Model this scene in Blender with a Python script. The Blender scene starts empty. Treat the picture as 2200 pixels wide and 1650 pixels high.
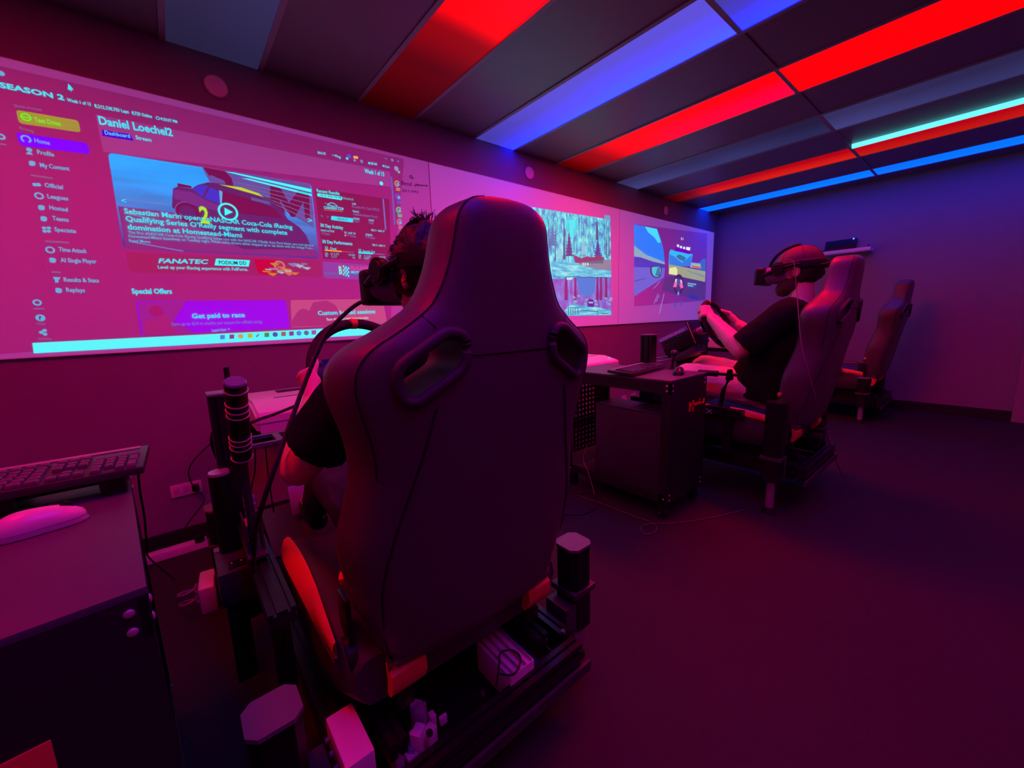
import bpy, bmesh, math, random
from mathutils import Vector, Matrix, Euler, noise as mnoise
random.seed(7)
scn = bpy.context.scene
COL = scn.collection

# ------------------------------------------------------------------ camera (image frame 2200 x 1650)
H = 1.14                      # eye height
F = 861.49                    # focal length in pixels
R = Matrix(((0.76493781, 0.12822233, -0.63121247),
            (-0.64337899, 0.10561625, -0.75822733),
            (-0.03055538, 0.98610559, 0.16328542)))
R = R.to_quaternion().to_matrix()
cam_d = bpy.data.cameras.new('camera'); cam = bpy.data.objects.new('camera', cam_d); COL.objects.link(cam)
cam.matrix_world = Matrix.Translation((0, 0, H)) @ R.to_4x4()
cam_d.sensor_fit = 'HORIZONTAL'; cam_d.sensor_width = 36.0; cam_d.lens = F / 2200 * 36
cam_d.clip_start = 0.02; cam_d.clip_end = 60
scn.camera = cam
def PT(px, py, x=None, y=None, z=None):
    """point of the room where the sight line through a photograph pixel meets the plane X=x, Y=y or Z=z"""
    r = R @ Vector((px - 1100, -(py - 825), -F))
    if x is not None: t = x / r.x
    elif y is not None: t = y / r.y
    else: t = (z - H) / r.z
    return Vector((0, 0, H)) + r * t

# ------------------------------------------------------------------ world and exposure: a closed room, no daylight
w = bpy.data.worlds.new('world'); scn.world = w; w.use_nodes = True
w.node_tree.nodes['Background'].inputs[0].default_value = (0, 0, 0, 1)
vs = scn.view_settings
vs.view_transform = 'Standard'; vs.look = 'None'; vs.exposure = 0.0; vs.gamma = 1.0; vs.use_curve_mapping = False

# strength of the lit ceiling panels (the room's lamps)
RED_L, BLUE_L = 27.0, 19.0

WALL_Y = 2.678; FAR_X = 6.12; CEIL = 2.49; NEAR_X = -2.6; BACK_Y = -2.62

# ------------------------------------------------------------------ materials
_m = {}
def mat(name, col, rough=.5, metal=0, spec=.5, emit=None, es=0, var=.0, vscale=20, bump=0, bscale=200, coat=0, sheen=0):
    if name in _m: return _m[name]
    m = bpy.data.materials.new(name); m.use_nodes = True; nt = m.node_tree; b = nt.nodes['Principled BSDF']
    b.inputs['Base Color'].default_value = (*col, 1); b.inputs['Roughness'].default_value = rough
    b.inputs['Metallic'].default_value = metal; b.inputs['Specular IOR Level'].default_value = spec
    b.inputs['Coat Weight'].default_value = coat
    b.inputs['Sheen Weight'].default_value = sheen
    if emit: b.inputs['Emission Color'].default_value = (*emit, 1); b.inputs['Emission Strength'].default_value = es
    if var or bump:
        tc = nt.nodes.new('ShaderNodeTexCoord')
    if var:
        n = nt.nodes.new('ShaderNodeTexNoise'); n.inputs['Scale'].default_value = vscale; n.inputs['Detail'].default_value = 4
        mr = nt.nodes.new('ShaderNodeMapRange'); mr.inputs[3].default_value = 1 - var; mr.inputs[4].default_value = 1 + var
        mx = nt.nodes.new('ShaderNodeMix'); mx.data_type = 'RGBA'; mx.blend_type = 'MULTIPLY'; mx.inputs[0].default_value = 1
        nt.links.new(tc.outputs['Object'], n.inputs['Vector']); nt.links.new(n.outputs['Fac'], mr.inputs[0])
        mx.inputs[6].default_value = (*col, 1); nt.links.new(mr.outputs[0], mx.inputs[7]); nt.links.new(mx.outputs[2], b.inputs['Base Color'])
    if bump:
        n2 = nt.nodes.new('ShaderNodeTexNoise'); n2.inputs['Scale'].default_value = bscale; n2.inputs['Detail'].default_value = 3
        bp = nt.nodes.new('ShaderNodeBump'); bp.inputs['Strength'].default_value = bump; bp.inputs['Distance'].default_value = .002
        nt.links.new(tc.outputs['Object'], n2.inputs['Vector']); nt.links.new(n2.outputs['Fac'], bp.inputs['Height']); nt.links.new(bp.outputs[0], b.inputs['Normal'])
    _m[name] = m; return m
WALL = mat('grey wall paint', (.25, .235, .26), .75, var=.06, vscale=8, bump=.25, bscale=350)
FLOOR = mat('dark vinyl floor', (.024, .021, .023), .65, spec=.3, var=.12, vscale=3, bump=.2, bscale=120)
CEILM = mat('ceiling plenum', (.05, .05, .055), .8, var=.05)
TILE = mat('dark glossy ceiling panel', (.17, .165, .175), .40, spec=.5, var=.15, vscale=2, bump=.15, bscale=6)
TBAR = mat('white grid bar', (.32, .31, .33), .5, var=.03)
BOARD = mat('white laminate board', (.80, .79, .80), .30, spec=.45, var=.02, vscale=3)
SKIRT = mat('black skirting', (.012, .012, .013), .5, var=.1)
BLACK = mat('black plastic', (.007, .007, .008), .42, spec=.3, var=.15)
BLACKM = mat('black anodised metal', (.010, .010, .012), .33, metal=.0, spec=.45, var=.1)
DARKG = mat('dark grey metal', (.05, .05, .055), .4, spec=.5, var=.1)
LEATH = mat('black leatherette', (.095, .072, .080), .42, spec=.5, var=.08, vscale=60, bump=.35, bscale=420)
LEATH2 = mat('black side leatherette', (.060, .050, .056), .50, spec=.35, var=.08, vscale=60, bump=.35, bscale=420)
SEAM = mat('dark seam', (.008, .008, .008), .7, var=.1)
THREAD = mat('grey stitching thread', (.14, .09, .10), .6, var=.1)
ORANGE = mat('orange leatherette', (.85, .16, .06), .5, var=.06, bump=.2)
ALU = mat('brushed aluminium', (.55, .55, .57), .35, metal=.7, var=.08, vscale=40)
STEEL = mat('bright steel', (.7, .7, .72), .22, metal=1, var=.05)
WHITE = mat('white plastic', (.75, .74, .75), .38, var=.03)
SKIN = mat('skin', (.80, .46, .36), .5, var=.06, vscale=30, bump=.15, bscale=160)
SHIRT = mat('black cotton', (.010, .009, .011), .9, spec=.1, var=.2, vscale=40, bump=.3, bscale=600)
SHORTS = mat('beige cotton', (.78, .64, .52), .85, spec=.1, var=.1, vscale=25, bump=.4, bscale=500)
HAIR = mat('dark brown hair', (.022, .012, .010), .55, var=.3, vscale=80)
BEARD = mat('brown beard', (.06, .03, .022), .7, var=.3, vscale=90)
CAPM = mat('dark red cap cloth', (.12, .045, .045), .8, var=.1, bump=.3)
RUBBER = mat('black rubber', (.009, .009, .009), .6, var=.1)
GREY = mat('grey plastic', (.16, .155, .17), .4, var=.06)
CARTM = mat('black powder-coated steel', (.017, .016, .018), .45, spec=.35, var=.08, bump=.2, bscale=500)

# ------------------------------------------------------------------ mesh helpers
def B(): return bmesh.new()
def box(bm, c, s, rot=None, bev=0, seg=2):
    r = bmesh.ops.create_cube(bm, size=1)
    vs_ = r['verts']
    M = Matrix.Translation(Vector(c)) @ ((rot if isinstance(rot, Matrix) else Euler(rot)).to_matrix().to_4x4() if rot is not None and not isinstance(rot, Matrix) else (rot.to_4x4() if rot is not None else Matrix())) @ Matrix.Diagonal((*s, 1))
    bmesh.ops.transform(bm, matrix=M, verts=vs_)
    if bev:
        es = list({e for v in vs_ for e in v.link_edges})
        bmesh.ops.bevel(bm, geom=es, offset=bev, segments=seg, affect='EDGES', profile=.6)
    return bm
def bx(bm, x0, x1, y0, y1, z0, z1, bev=0):
    return box(bm, ((x0+x1)/2, (y0+y1)/2, (z0+z1)/2), (abs(x1-x0), abs(y1-y0), abs(z1-z0)), bev=bev)
def frame(d, up=(0, 0, 1)):
    d = Vector(d).normalized(); u = Vector(up)
    if abs(d.dot(u.normalized())) > .97: u = Vector((0, 1, 0)) if abs(d.y) < .9 else Vector((1, 0, 0))
    x = d.cross(u).normalized(); y = x.cross(d).normalized()
    return x, y, d
def cyl(bm, p0, p1, r0, r1=None, seg=20, cap=True):
    p0, p1 = Vector(p0), Vector(p1); r1 = r0 if r1 is None else r1
    x, y, d = frame(p1 - p0)
    ra = []; rb = []
    for i in range(seg):
        a = 2*math.pi*i/seg; v = x*math.cos(a) + y*math.sin(a)
        ra.append(bm.verts.new(p0 + v*r0)); rb.append(bm.verts.new(p1 + v*r1))
    for i in range(seg):
        j = (i+1) % seg; bm.faces.new((ra[i], ra[j], rb[j], rb[i]))
    if cap: bm.faces.new(ra[::-1]); bm.faces.new(rb)
    return bm
def tube(bm, pts, r, seg=8, closed=False, rs=None):
    pts = [Vector(p) for p in pts]; n = len(pts); rings = []
    px = None
    for i, p in enumerate(pts):
        if closed: d = pts[(i+1) % n] - pts[i-1]
        else: d = pts[min(i+1, n-1)] - pts[max(i-1, 0)]
        d.normalize()
        if px is None: x, y, _ = frame(d)
        else:
            x = px - d*px.dot(d); x = x.normalized() if x.length > 1e-6 else frame(d)[0]
            y = d.cross(x)
        px = x; rr = rs[i] if rs else r
        rings.append([bm.verts.new(p + (x*math.cos(2*math.pi*k/seg) + y*math.sin(2*math.pi*k/seg))*rr) for k in range(seg)])
    for i in range(n if closed else n-1):
        a, b = rings[i], rings[(i+1) % n]
        off = 0
        if closed and i == n-1:
            off = min(range(seg), key=lambda o: (a[0].co - b[o].co).length)
        for k in range(seg):
            j = (k+1) % seg; bm.faces.new((a[k], a[j], b[(j+off) % seg], b[(k+off) % seg]))
    if not closed: bm.faces.new(rings[0][::-1]); bm.faces.new(rings[-1])
    return bm
def smooth_path(pts, n=8):
    pts = [Vector(p) for p in pts]; out = []
    for i in range(len(pts)-1):
        p0, p1, p2, p3 = pts[max(i-1, 0)], pts[i], pts[i+1], pts[min(i+2, len(pts)-1)]
        for k in range(n):
            t = k/n
            out.append(.5*((2*p1) + (p2-p0)*t + (2*p0-5*p1+4*p2-p3)*t*t + (3*p1-p0-3*p2+p3)*t**3))
    out.append(pts[-1]); return out
def ball(bm, c, r, s=(1, 1, 1), rot=None, sub=3):
    q = bmesh.ops.create_icosphere(bm, subdivisions=sub, radius=1)
    M = Matrix.Translation(Vector(c)) @ (Euler(rot).to_matrix().to_4x4() if rot else Matrix()) @ Matrix.Diagonal((r*s[0], r*s[1], r*s[2], 1))
    bmesh.ops.transform(bm, matrix=M, verts=q['verts']); return bm
def caps(bm, p0, p1, r0, r1):
    ball(bm, p0, r0, sub=2); ball(bm, p1, r1, sub=2); cyl(bm, p0, p1, r0, r1, seg=16); return bm
def chain(bm, pts, rs):
    for i in range(len(pts)-1): caps(bm, pts[i], pts[i+1], rs[i], rs[i+1])
    return bm
def prism(bm, poly, axis, a0, a1):
    """extrude a 2-D polygon along an axis: axis 0 -> (y,z), 1 -> (x,z), 2 -> (x,y)"""
    def mk(p, a):
        return (a, p[0], p[1]) if axis == 0 else ((p[0], a, p[1]) if axis == 1 else (p[0], p[1], a))
    va = [bm.verts.new(mk(p, a0)) for p in poly]; vb = [bm.verts.new(mk(p, a1)) for p in poly]
    n = len(poly)
    bm.faces.new(va); bm.faces.new(vb[::-1])
    for i in range(n):
        j = (i+1) % n; bm.faces.new((va[j], va[i], vb[i], vb[j]))
    return bm
def sweep(bm, poly, p0, p1, up=(0, 0, 1)):
    p0, p1 = Vector(p0), Vector(p1); x, y, d = frame(p1-p0, up)
    va = [bm.verts.new(p0 + x*a + y*b) for a, b in poly]; vb = [bm.verts.new(p1 + x*a + y*b) for a, b in poly]
    n = len(poly); bm.faces.new(va[::-1]); bm.faces.new(vb)
    for i in range(n):
        j = (i+1) % n; bm.faces.new((va[i], va[j], vb[j], vb[i]))
    return bm
def slot_poly(a, b, na=1, nb=2, g=.008, dep=.009):
    """T-slot extrusion section a x b with na / nb grooves per side"""
    pts = []
    def side(p, q, n):
        p, q = Vector(p), Vector(q); L = (q-p).length; d = (q-p)/L; nrm = Vector((-d.y, d.x))
        pts.append(p)
        for k in range(n):
            m = p + d*(L*(k+.5)/n)
            pts.extend([m - d*g/2, m - d*g/2 + nrm*dep, m + d*g/2 + nrm*dep, m + d*g/2])
    h, v = a/2, b/2
    side((-h, -v), (h, -v), na); side((h, -v), (h, v), nb); side((h, v), (-h, v), na); side((-h, v), (-h, -v), nb)
    return [(p.x, p.y) for p in pts]
def roundpoly(pts, r, n=5):
    out = []; N = len(pts)
    for i in range(N):
        p = Vector(pts[i]); a = Vector(pts[i-1]); b = Vector(pts[(i+1) % N])
        da = (a-p); db = (b-p); rr = min(r, da.length*.45, db.length*.45)
        pa = p + da.normalized()*rr; pb = p + db.normalized()*rr
        for k in range(n+1):
            t = k/n; out.append(tuple((1-t)**2*pa + 2*t*(1-t)*p + t*t*pb))
    return out

# ------------------------------------------------------------------ object helpers
def rootloc(o):
    v = Vector((0, 0, 0))
    while o: v = v + o.location; o = o.parent
    return v
def obj(name, bm, m, parent=None, smooth=True, ang=40):
    """link a bmesh (world coordinates) as one mesh object"""
    bm.normal_update()
    bmesh.ops.recalc_face_normals(bm, faces=bm.faces)
    me = bpy.data.meshes.new(name)
    if parent is not None: off = rootloc(parent)
    else:
        xs = [v.co for v in bm.verts]
        off = Vector(((min(v.x for v in xs)+max(v.x for v in xs))/2, (min(v.y for v in xs)+max(v.y for v in xs))/2, min(v.z for v in xs)))
    bmesh.ops.translate(bm, vec=-off, verts=bm.verts)
    if smooth:
        ca = math.radians(ang)
        for f in bm.faces: f.smooth = True
        for e in bm.edges:
            if len(e.link_faces) == 2 and e.calc_face_angle(0) > ca: e.smooth = False
    bm.to_mesh(me); bm.free()
    me.materials.append(m)
    o = bpy.data.objects.new(name, me); COL.objects.link(o)
    if parent is not None: o.parent = parent
    else: o.location = off
    return o
def tag(o, label, cat, group=None):
    o['label'] = label; o['category'] = cat
    if group: o['group'] = group
    return o
def thing(name, label, cat, loc=(0, 0, 0), group=None):
    o = bpy.data.objects.new(name, None); COL.objects.link(o); o.location = loc; o.empty_display_size = .1
    return tag(o, label, cat, group)
def struct(name, bm, m, parent=None, smooth=False):
    o = obj(name, bm, m, parent, smooth)
    if parent is None: o['kind'] = 'structure'
    return o
def evaluate(bm, mods):
    """run modifiers over a bmesh and hand back the resulting bmesh"""
    me = bpy.data.meshes.new('tmp'); bm.to_mesh(me); bm.free()
    o = bpy.data.objects.new('tmp', me); COL.objects.link(o); extra = []
    for kind, kw in mods:
        md = o.modifiers.new(kind, kind)
        for k, v in kw.items():
            if k == 'cutter':
                mc = bpy.data.meshes.new('cut'); v.to_mesh(mc); v.free()
                oc = bpy.data.objects.new('cut', mc); COL.objects.link(oc); md.object = oc; extra.append(oc)
            else: setattr(md, k, v)
    dg = bpy.context.evaluated_depsgraph_get(); dg.update()
    ev = o.evaluated_get(dg); me2 = bpy.data.meshes.new_from_object(ev)
    out = bmesh.new(); out.from_mesh(me2)
    for q in [o] + extra:
        d = q.data; bpy.data.objects.remove(q); bpy.data.meshes.remove(d)
    bpy.data.meshes.remove(me2)
    return out
def fuse(bm, voxel=.008, smooth=3, fac=.5):
    return evaluate(bm, [('REMESH', dict(mode='VOXEL', voxel_size=voxel)), ('SMOOTH', dict(factor=fac, iterations=smooth))])
# ================================================================== THE ROOM
bm = B(); bx(bm, NEAR_X, FAR_X, BACK_Y, WALL_Y, -.1, 0); struct('floor', bm, FLOOR)
bm = B(); bx(bm, NEAR_X-.1, FAR_X+.1, WALL_Y, WALL_Y+.1, 0, CEIL+.2); struct('wall_left', bm, WALL)
bm = B(); bx(bm, FAR_X, FAR_X+.1, BACK_Y, WALL_Y, 0, CEIL+.2); wf = struct('wall_far', bm, WALL)
bm = B(); bx(bm, NEAR_X-.1, NEAR_X, BACK_Y, WALL_Y, 0, CEIL+.2); struct('wall_near', bm, WALL)
bm = B(); bx(bm, NEAR_X-.1, FAR_X+.1, BACK_Y-.1, BACK_Y, 0, CEIL+.2); struct('wall_back', bm, WALL)
bm = B(); bx(bm, NEAR_X, FAR_X, WALL_Y-.014, WALL_Y, 0, .085, bev=.004); struct('baseboard_left', bm, SKIRT)
bm = B(); bx(bm, FAR_X-.014, FAR_X, -.28, WALL_Y-.014, 0, .10, bev=.004); struct('baseboard_far', bm, SKIRT)
# the doorway jamb that ends the far wall on the right
bm = B(); bx(bm, FAR_X-.05, FAR_X, -.40, -.20, .0, 2.1, bev=.006); struct('trim_1', bm, mat('painted jamb', (.30, .27, .29), .6, var=.04))
bm = B(); bx(bm, FAR_X-.012, FAR_X, -1.3, -.40, .0, 2.06, bev=.004); d1 = struct('door_1', bm, mat('door leaf paint', (.22, .2, .22), .5, var=.05))
bm = B(); cyl(bm, (FAR_X-.012, -.50, 1.02), (FAR_X-.06, -.50, 1.02), .01); cyl(bm, (FAR_X-.055, -.50, 1.02), (FAR_X-.055, -.62, 1.02), .009); obj('door_handle', bm, STEEL, d1)

# ceiling: slab, dark panels, grid bars; the lit panels are lamps of their own
bm = B(); bx(bm, NEAR_X, FAR_X, BACK_Y, WALL_Y, CEIL+.03, CEIL+.13); ceil = struct('ceiling', bm, CEILM)
cols = [('r', -2.52, -2.14), ('d', -2.14, -1.65), ('b', -1.65, -1.25), ('d', -1.25, -.73), ('r', -.73, -.35), ('d', -.35, .14), ('b', .14, .54),
        ('d', .54, 1.06), ('r', 1.06, 1.44), ('d', 1.44, 1.93), ('b', 1.93, 2.33), ('d', 2.33, 2.82), ('r', 2.82, 3.22), ('d', 3.22, 3.70),
        ('b', 3.70, 4.12), ('d', 4.12, 4.63), ('r', 4.63, 5.00), ('d', 5.00, 5.52), ('b', 5.52, 5.83), ('d', 5.83, 6.11)]
rows = [(.965, WALL_Y), (-.80, .945), (-2.6, -.82)]
def lamp_mat(name, c0, c1, stops, strength, axis_mix=True):
    """translucent diffuser lit from above: colour runs across the panel (x), brightness along it (y)"""
    m = bpy.data.materials.new(name); m.use_nodes = True; nt = m.node_tree; b = nt.nodes['Principled BSDF']
    b.inputs['Base Color'].default_value = (*[max(.02, .25*c) for c in c1], 1) if c1[0] < .5 else (.10, .012, .012, 1); b.inputs['Roughness'].default_value = .6; b.inputs['Specular IOR Level'].default_value = .15
    tc = nt.nodes.new('ShaderNodeTexCoord'); sep = nt.nodes.new('ShaderNodeSeparateXYZ'); nt.links.new(tc.outputs['Generated'], sep.inputs[0])
    rc = nt.nodes.new('ShaderNodeValToRGB'); rc.color_ramp.elements[0].color = (*c0, 1); rc.color_ramp.elements[0].position = .25
    rc.color_ramp.elements[1].color = (*c1, 1); rc.color_ramp.elements[1].position = .85
    if c1[2] > .9:
        e = rc.color_ramp.elements.new(.6); e.color = (*[a*1.0+.03*(b_-a) for a, b_ in zip(c0, c1)], 1); rc.color_ramp.elements[2].position = .98
    nz = nt.nodes.new('ShaderNodeTexNoise'); nz.inputs['Scale'].default_value = 1.3; nt.links.new(tc.outputs['Object'], nz.inputs['Vector'])
    ad = nt.nodes.new('ShaderNodeMath'); ad.operation = 'MULTIPLY_ADD'; ad.inputs[1].default_value = .5; nt.links.new(nz.outputs['Fac'], ad.inputs[0])
    sb = nt.nodes.new('ShaderNodeMath'); sb.operation = 'SUBTRACT'; sb.inputs[1].default_value = .25; nt.links.new(sep.outputs[0], sb.inputs[0]); nt.links.new(sb.outputs[0], ad.inputs[2])
    nt.links.new(ad.outputs[0], rc.inputs[0]); nt.links.new(rc.outputs[0], b.inputs['Emission Color'])
    rs = nt.nodes.new('ShaderNodeValToRGB'); cr = rs.color_ramp; cr.interpolation = 'EASE'
    for i, (p, v) in enumerate(stops):
        e = cr.elements[i] if i < 2 else cr.elements.new(p)
        e.position = p; e.color = (v, v, v, 1)
    nt.links.new(sep.outputs[1], rs.inputs[0])
    mu = nt.nodes.new('ShaderNodeMath'); mu.operation = 'MULTIPLY'; mu.inputs[1].default_value = strength
    nt.links.new(rs.outputs[0], mu.inputs[0]); nt.links.new(mu.outputs[0], b.inputs['Emission Strength'])
    return m
RC = (1, 0.0, 0.0)
flat = [(0, 1), (1, 1)]
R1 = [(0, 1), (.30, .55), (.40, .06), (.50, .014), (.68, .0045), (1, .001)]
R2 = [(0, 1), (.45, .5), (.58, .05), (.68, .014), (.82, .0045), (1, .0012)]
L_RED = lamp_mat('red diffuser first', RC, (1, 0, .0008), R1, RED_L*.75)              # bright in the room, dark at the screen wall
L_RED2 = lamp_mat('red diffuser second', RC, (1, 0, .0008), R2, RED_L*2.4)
L_RED2b = lamp_mat('red diffuser second rear', RC, RC, flat, RED_L*.25)
L_RED1b = lamp_mat('red diffuser first rear', RC, RC, flat, RED_L*.16)
L_REDL = lamp_mat('red diffuser left', RC, RC, R1, RED_L*1.5)
L_REDLb = lamp_mat('red diffuser left rear', RC, RC, flat, RED_L*.07)
L_RED3 = lamp_mat('red diffuser weak', (.5, 0, 0), (.75, .012, 0), [(0, 1), (.7, 1), (.88, .25), (1, .08)], .9)
L_RED3b = lamp_mat('red diffuser weak rear', (.5, 0, 0), (.6, .01, 0), flat, .9)
L_REDR = lamp_mat('red diffuser far back', RC, RC, flat, RED_L*.06)
L_BLUE = lamp_mat('blue diffuser', (.0058, .0042, .036), (.0040, .0064, 1.0), [(0, 1), (.5, .95), (1, .55)], BLUE_L)
L_BLUEC = lamp_mat('blue diffuser over camera', (.02, .008, .6), (.01, .008, .6), flat, BLUE_L*.62)
L_BLUED = lamp_mat('blue diffuser dim', (.035, .028, .11), (.05, .05, .20), [(0, .5), (.5, .8), (1, 1.2)], .8)
L_BLUEF = lamp_mat('azure diffuser', (.0, .025, .85), (.0, .032, 1.0), [(0, 1), (.5, 1), (1, .9)], BLUE_L*.36)
L_BLUER = lamp_mat('blue diffuser far back', (.03, .01, 1.0), (.02, .01, 1.0), flat, BLUE_L*.03)
L_BLUED0 = lamp_mat('blue diffuser faint', (.045, .035, .12), (.05, .04, .15), [(0, 1), (.5, .8), (1, .5)], .8)
lab = {(1.06, 0): 'red lit ceiling panel nearest the top edge, fading dark towards the screen wall',
       (2.82, 0): 'bright red ceiling panel in the middle of the ceiling, fading at the screen wall',
       (2.82, 1): 'longest brightest red ceiling panel, running out at the top right of the picture',
       (4.63, 0): 'narrow dim red ceiling panel beside the far blue strip, screen-wall end',
       (4.63, 1): 'narrow dim red ceiling panel under the cyan light line at the right',
       (1.93, 0): 'violet-blue ceiling panel between the two large red panels',
       (1.93, 1): 'small corner of blue ceiling panel at the top edge beyond a cross bar',
       (.14, 0): 'faint lilac ceiling panel at the upper left above the big projected page',
       (3.70, 0): 'dim slate-blue ceiling panel right of the bright red one, screen-wall end',
       (3.70, 1): 'dim slate-blue ceiling panel at the right, nearly unlit',
       (5.52, 0): 'azure blue ceiling strip along the far wall, screen-wall end',
       (5.52, 1): 'azure blue ceiling strip along the far wall, right-hand end'}
tile_cache = {}
for ci, (k, x0, x1) in enumerate(cols):
    for ri, (y0, y1) in enumerate(rows):
        if k == 'd':
            key = (round(x1-x0, 3), ri)
            o = None
            bm = B(); bx(bm, x0+.012, x1-.012, y0, y1, CEIL, CEIL+.012, bev=.002)
            obj('ceiling_panel', bm, TILE, ceil, smooth=False)
        else:
            bm = B(); bx(bm, x0+.012, x1-.012, y0, y1, CEIL-.001, CEIL+.014)
            if k == 'r':
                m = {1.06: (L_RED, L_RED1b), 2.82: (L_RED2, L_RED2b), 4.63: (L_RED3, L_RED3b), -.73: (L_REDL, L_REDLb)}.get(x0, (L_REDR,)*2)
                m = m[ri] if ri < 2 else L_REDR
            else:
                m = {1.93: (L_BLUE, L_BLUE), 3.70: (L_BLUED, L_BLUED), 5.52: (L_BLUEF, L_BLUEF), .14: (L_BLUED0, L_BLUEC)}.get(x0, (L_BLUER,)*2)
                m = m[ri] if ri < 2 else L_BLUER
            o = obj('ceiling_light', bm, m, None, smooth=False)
            if (x0, ri) in lab: tag(o, lab[(x0, ri)], 'ceiling light')
            else:
                cn = 'red' if k == 'r' else 'blue'
                tag(o, '%s ceiling panel outside the picture, %s, %s panel from the near wall' % (cn, ('beside the screen wall', 'over the camera', 'behind the camera')[ri], ('first', 'second', 'third', 'fourth', 'fifth', 'sixth', 'seventh', 'eighth', 'ninth', 'tenth')[ci//2]), 'ceiling light', cn + ' ceiling panels outside the picture')
for k, x0, x1 in cols[1:]:
    bm = B(); bx(bm, x0-.012, x0+.012, BACK_Y, WALL_Y, CEIL-.006, CEIL+.004); obj('grid_bar', bm, TBAR, ceil, smooth=False)
for yb in (.955, -.81):
    for k, x0, x1 in cols:
        bm = B(); bx(bm, x0+.012, x1-.012, yb-.012, yb+.012, CEIL-.005, CEIL+.004); obj('cross_bar', bm, TBAR if k != 'd' else TILE, ceil, smooth=False)
# bare tube showing in the gap beside the weak red panel
bm = B(); cyl(bm, (4.585, -.8, CEIL-.012), (4.585, .93, CEIL-.012), .022, seg=12)
tag(obj('light_tube', bm, mat('cyan tube', (.5, .8, .8), .4, emit=(.12, .75, .85), es=1.3)), 'thin bright cyan light tube beside the right-hand red ceiling panel', 'light tube')

# white projection boards on the screen wall
bX = [-.715, 1.519, 3.759, 5.99]
BY = WALL_Y - .016            # front face of the boards
names = ['wide white board carrying the projected racing page', 'middle white board with the projected forest pictures', 'white board nearest the far wall with the projected cockpit view']
for i in range(3):
    bm = B(); bx(bm, bX[i]+.0015, bX[i+1]-.0015, BY, WALL_Y-.0005, 1.03, 2.231, bev=.0015)
    tag(obj('projection_board', bm, BOARD), names[i], 'whiteboard')
for (x, lb) in ((.33, 'largest round white cap on the wall above the big projected page'), (2.49, 'round white cap on the wall above the black headrest'), (4.70, 'smallest round white cap on the wall near the far corner')):
    t = thing('wall_disc', lb, 'wall disc', (x, WALL_Y, 2.345))
    bm = B(); cyl(bm, (x, WALL_Y, 2.345), (x, WALL_Y-.010, 2.345), .05, .047, seg=32); obj('cap_plate', bm, mat('cream cap', (.88, .78, .76), .5, var=.04), t)
    bm = B(); tube(bm, [(x+.05*math.cos(a*math.pi/16), WALL_Y-.004, 2.345+.05*math.sin(a*math.pi/16)) for a in range(32)], .004, closed=True); obj('rim', bm, mat('cap rim', (.4, .34, .34), .5, var=.03), t)
# ================================================================== PROJECTED PICTURES (flat light on the boards)
def W(p, layer=1): 
    v = PT(p[0], p[1], y=BY); v.y = BY - .0007*layer; return v
_e = {}
def light(col, s=1.0, base=.10):
    k = (tuple(round(c, 3) for c in col), round(s, 3), base)
    if k not in _e: _e[k] = mat('projected light %d' % len(_e), (base, base, base), .45, emit=col, es=s, spec=.2)
    return _e[k]
def flat_poly(name, pts, m, parent, layer=1, rnd=0):
    P = [W(p, layer) for p in pts]
    if rnd:
        q = roundpoly([(p.x, p.z) for p in P], rnd); P = [Vector((a, BY-.0007*layer, b)) for a, b in q]
    bm = B(); f = bm.faces.new([bm.verts.new(p) for p in P])
    if f.normal.y > 0 or True:
        bm.normal_update()
        if f.normal.y > 0: bmesh.ops.reverse_faces(bm, faces=[f])
    off = rootloc(parent); bmesh.ops.translate(bm, vec=-off, verts=bm.verts)
    bmesh.ops.triangulate(bm, faces=bm.faces)
    me = bpy.data.meshes.new(name); bm.to_mesh(me); bm.free(); me.materials.append(m)
    o = bpy.data.objects.new(name, me); COL.objects.link(o); o.parent = parent
    return o
def ring(name, c, r, m, parent, layer=2, th=.35, a0=0, a1=360, fill=False):
    C0 = W(c, layer); k = (W((c[0], c[1]-1), layer)-C0).length
    Rr = r*k; n = 24; bm = B()
    P = lambda rr, a: C0 + Vector((rr*math.cos(math.radians(a)), 0, rr*math.sin(math.radians(a))))
    if fill: bm.faces.new([bm.verts.new(P(Rr, 360*i/n)) for i in range(n)])
    else:
        vo = [bm.verts.new(P(Rr, a0+(a1-a0)*i/n)) for i in range(n+1)]; vi = [bm.verts.new(P(Rr*(1-th), a0+(a1-a0)*i/n)) for i in range(n+1)]
        for i in range(n): bm.faces.new((vo[i], vo[i+1], vi[i+1], vi[i]))
    off = rootloc(parent); bmesh.ops.translate(bm, vec=-off, verts=bm.verts)
    me = bpy.data.meshes.new(name); bm.to_mesh(me); bm.free(); me.materials.append(m)
    o = bpy.data.objects.new(name, me); COL.objects.link(o); o.parent = parent; return o
TEXTS = []
def text(s, p0, p1, h, m, parent, name='caption', layer=3, bold=.012, plane=None, shear=0):
    """a line of lettering whose baseline runs from p0 to p1 (pixels of the photograph, on the board)"""
    cu = bpy.data.curves.new(name, 'FONT'); cu.body = s; cu.size = 1; cu.offset = bold; cu.resolution_u = 2; cu.shear = shear
    o = bpy.data.objects.new('tmp_text', cu); COL.objects.link(o)
    if plane is None:
        A, Bp = W(p0, layer), W(p1, layer); hh = (W((p0[0], p0[1]-h), layer) - A).length
        up = Vector((0, 0, 1))
    else: A, Bp, hh, up = plane
    TEXTS.append((o, name, A, Bp, hh, m, parent, up))
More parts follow.
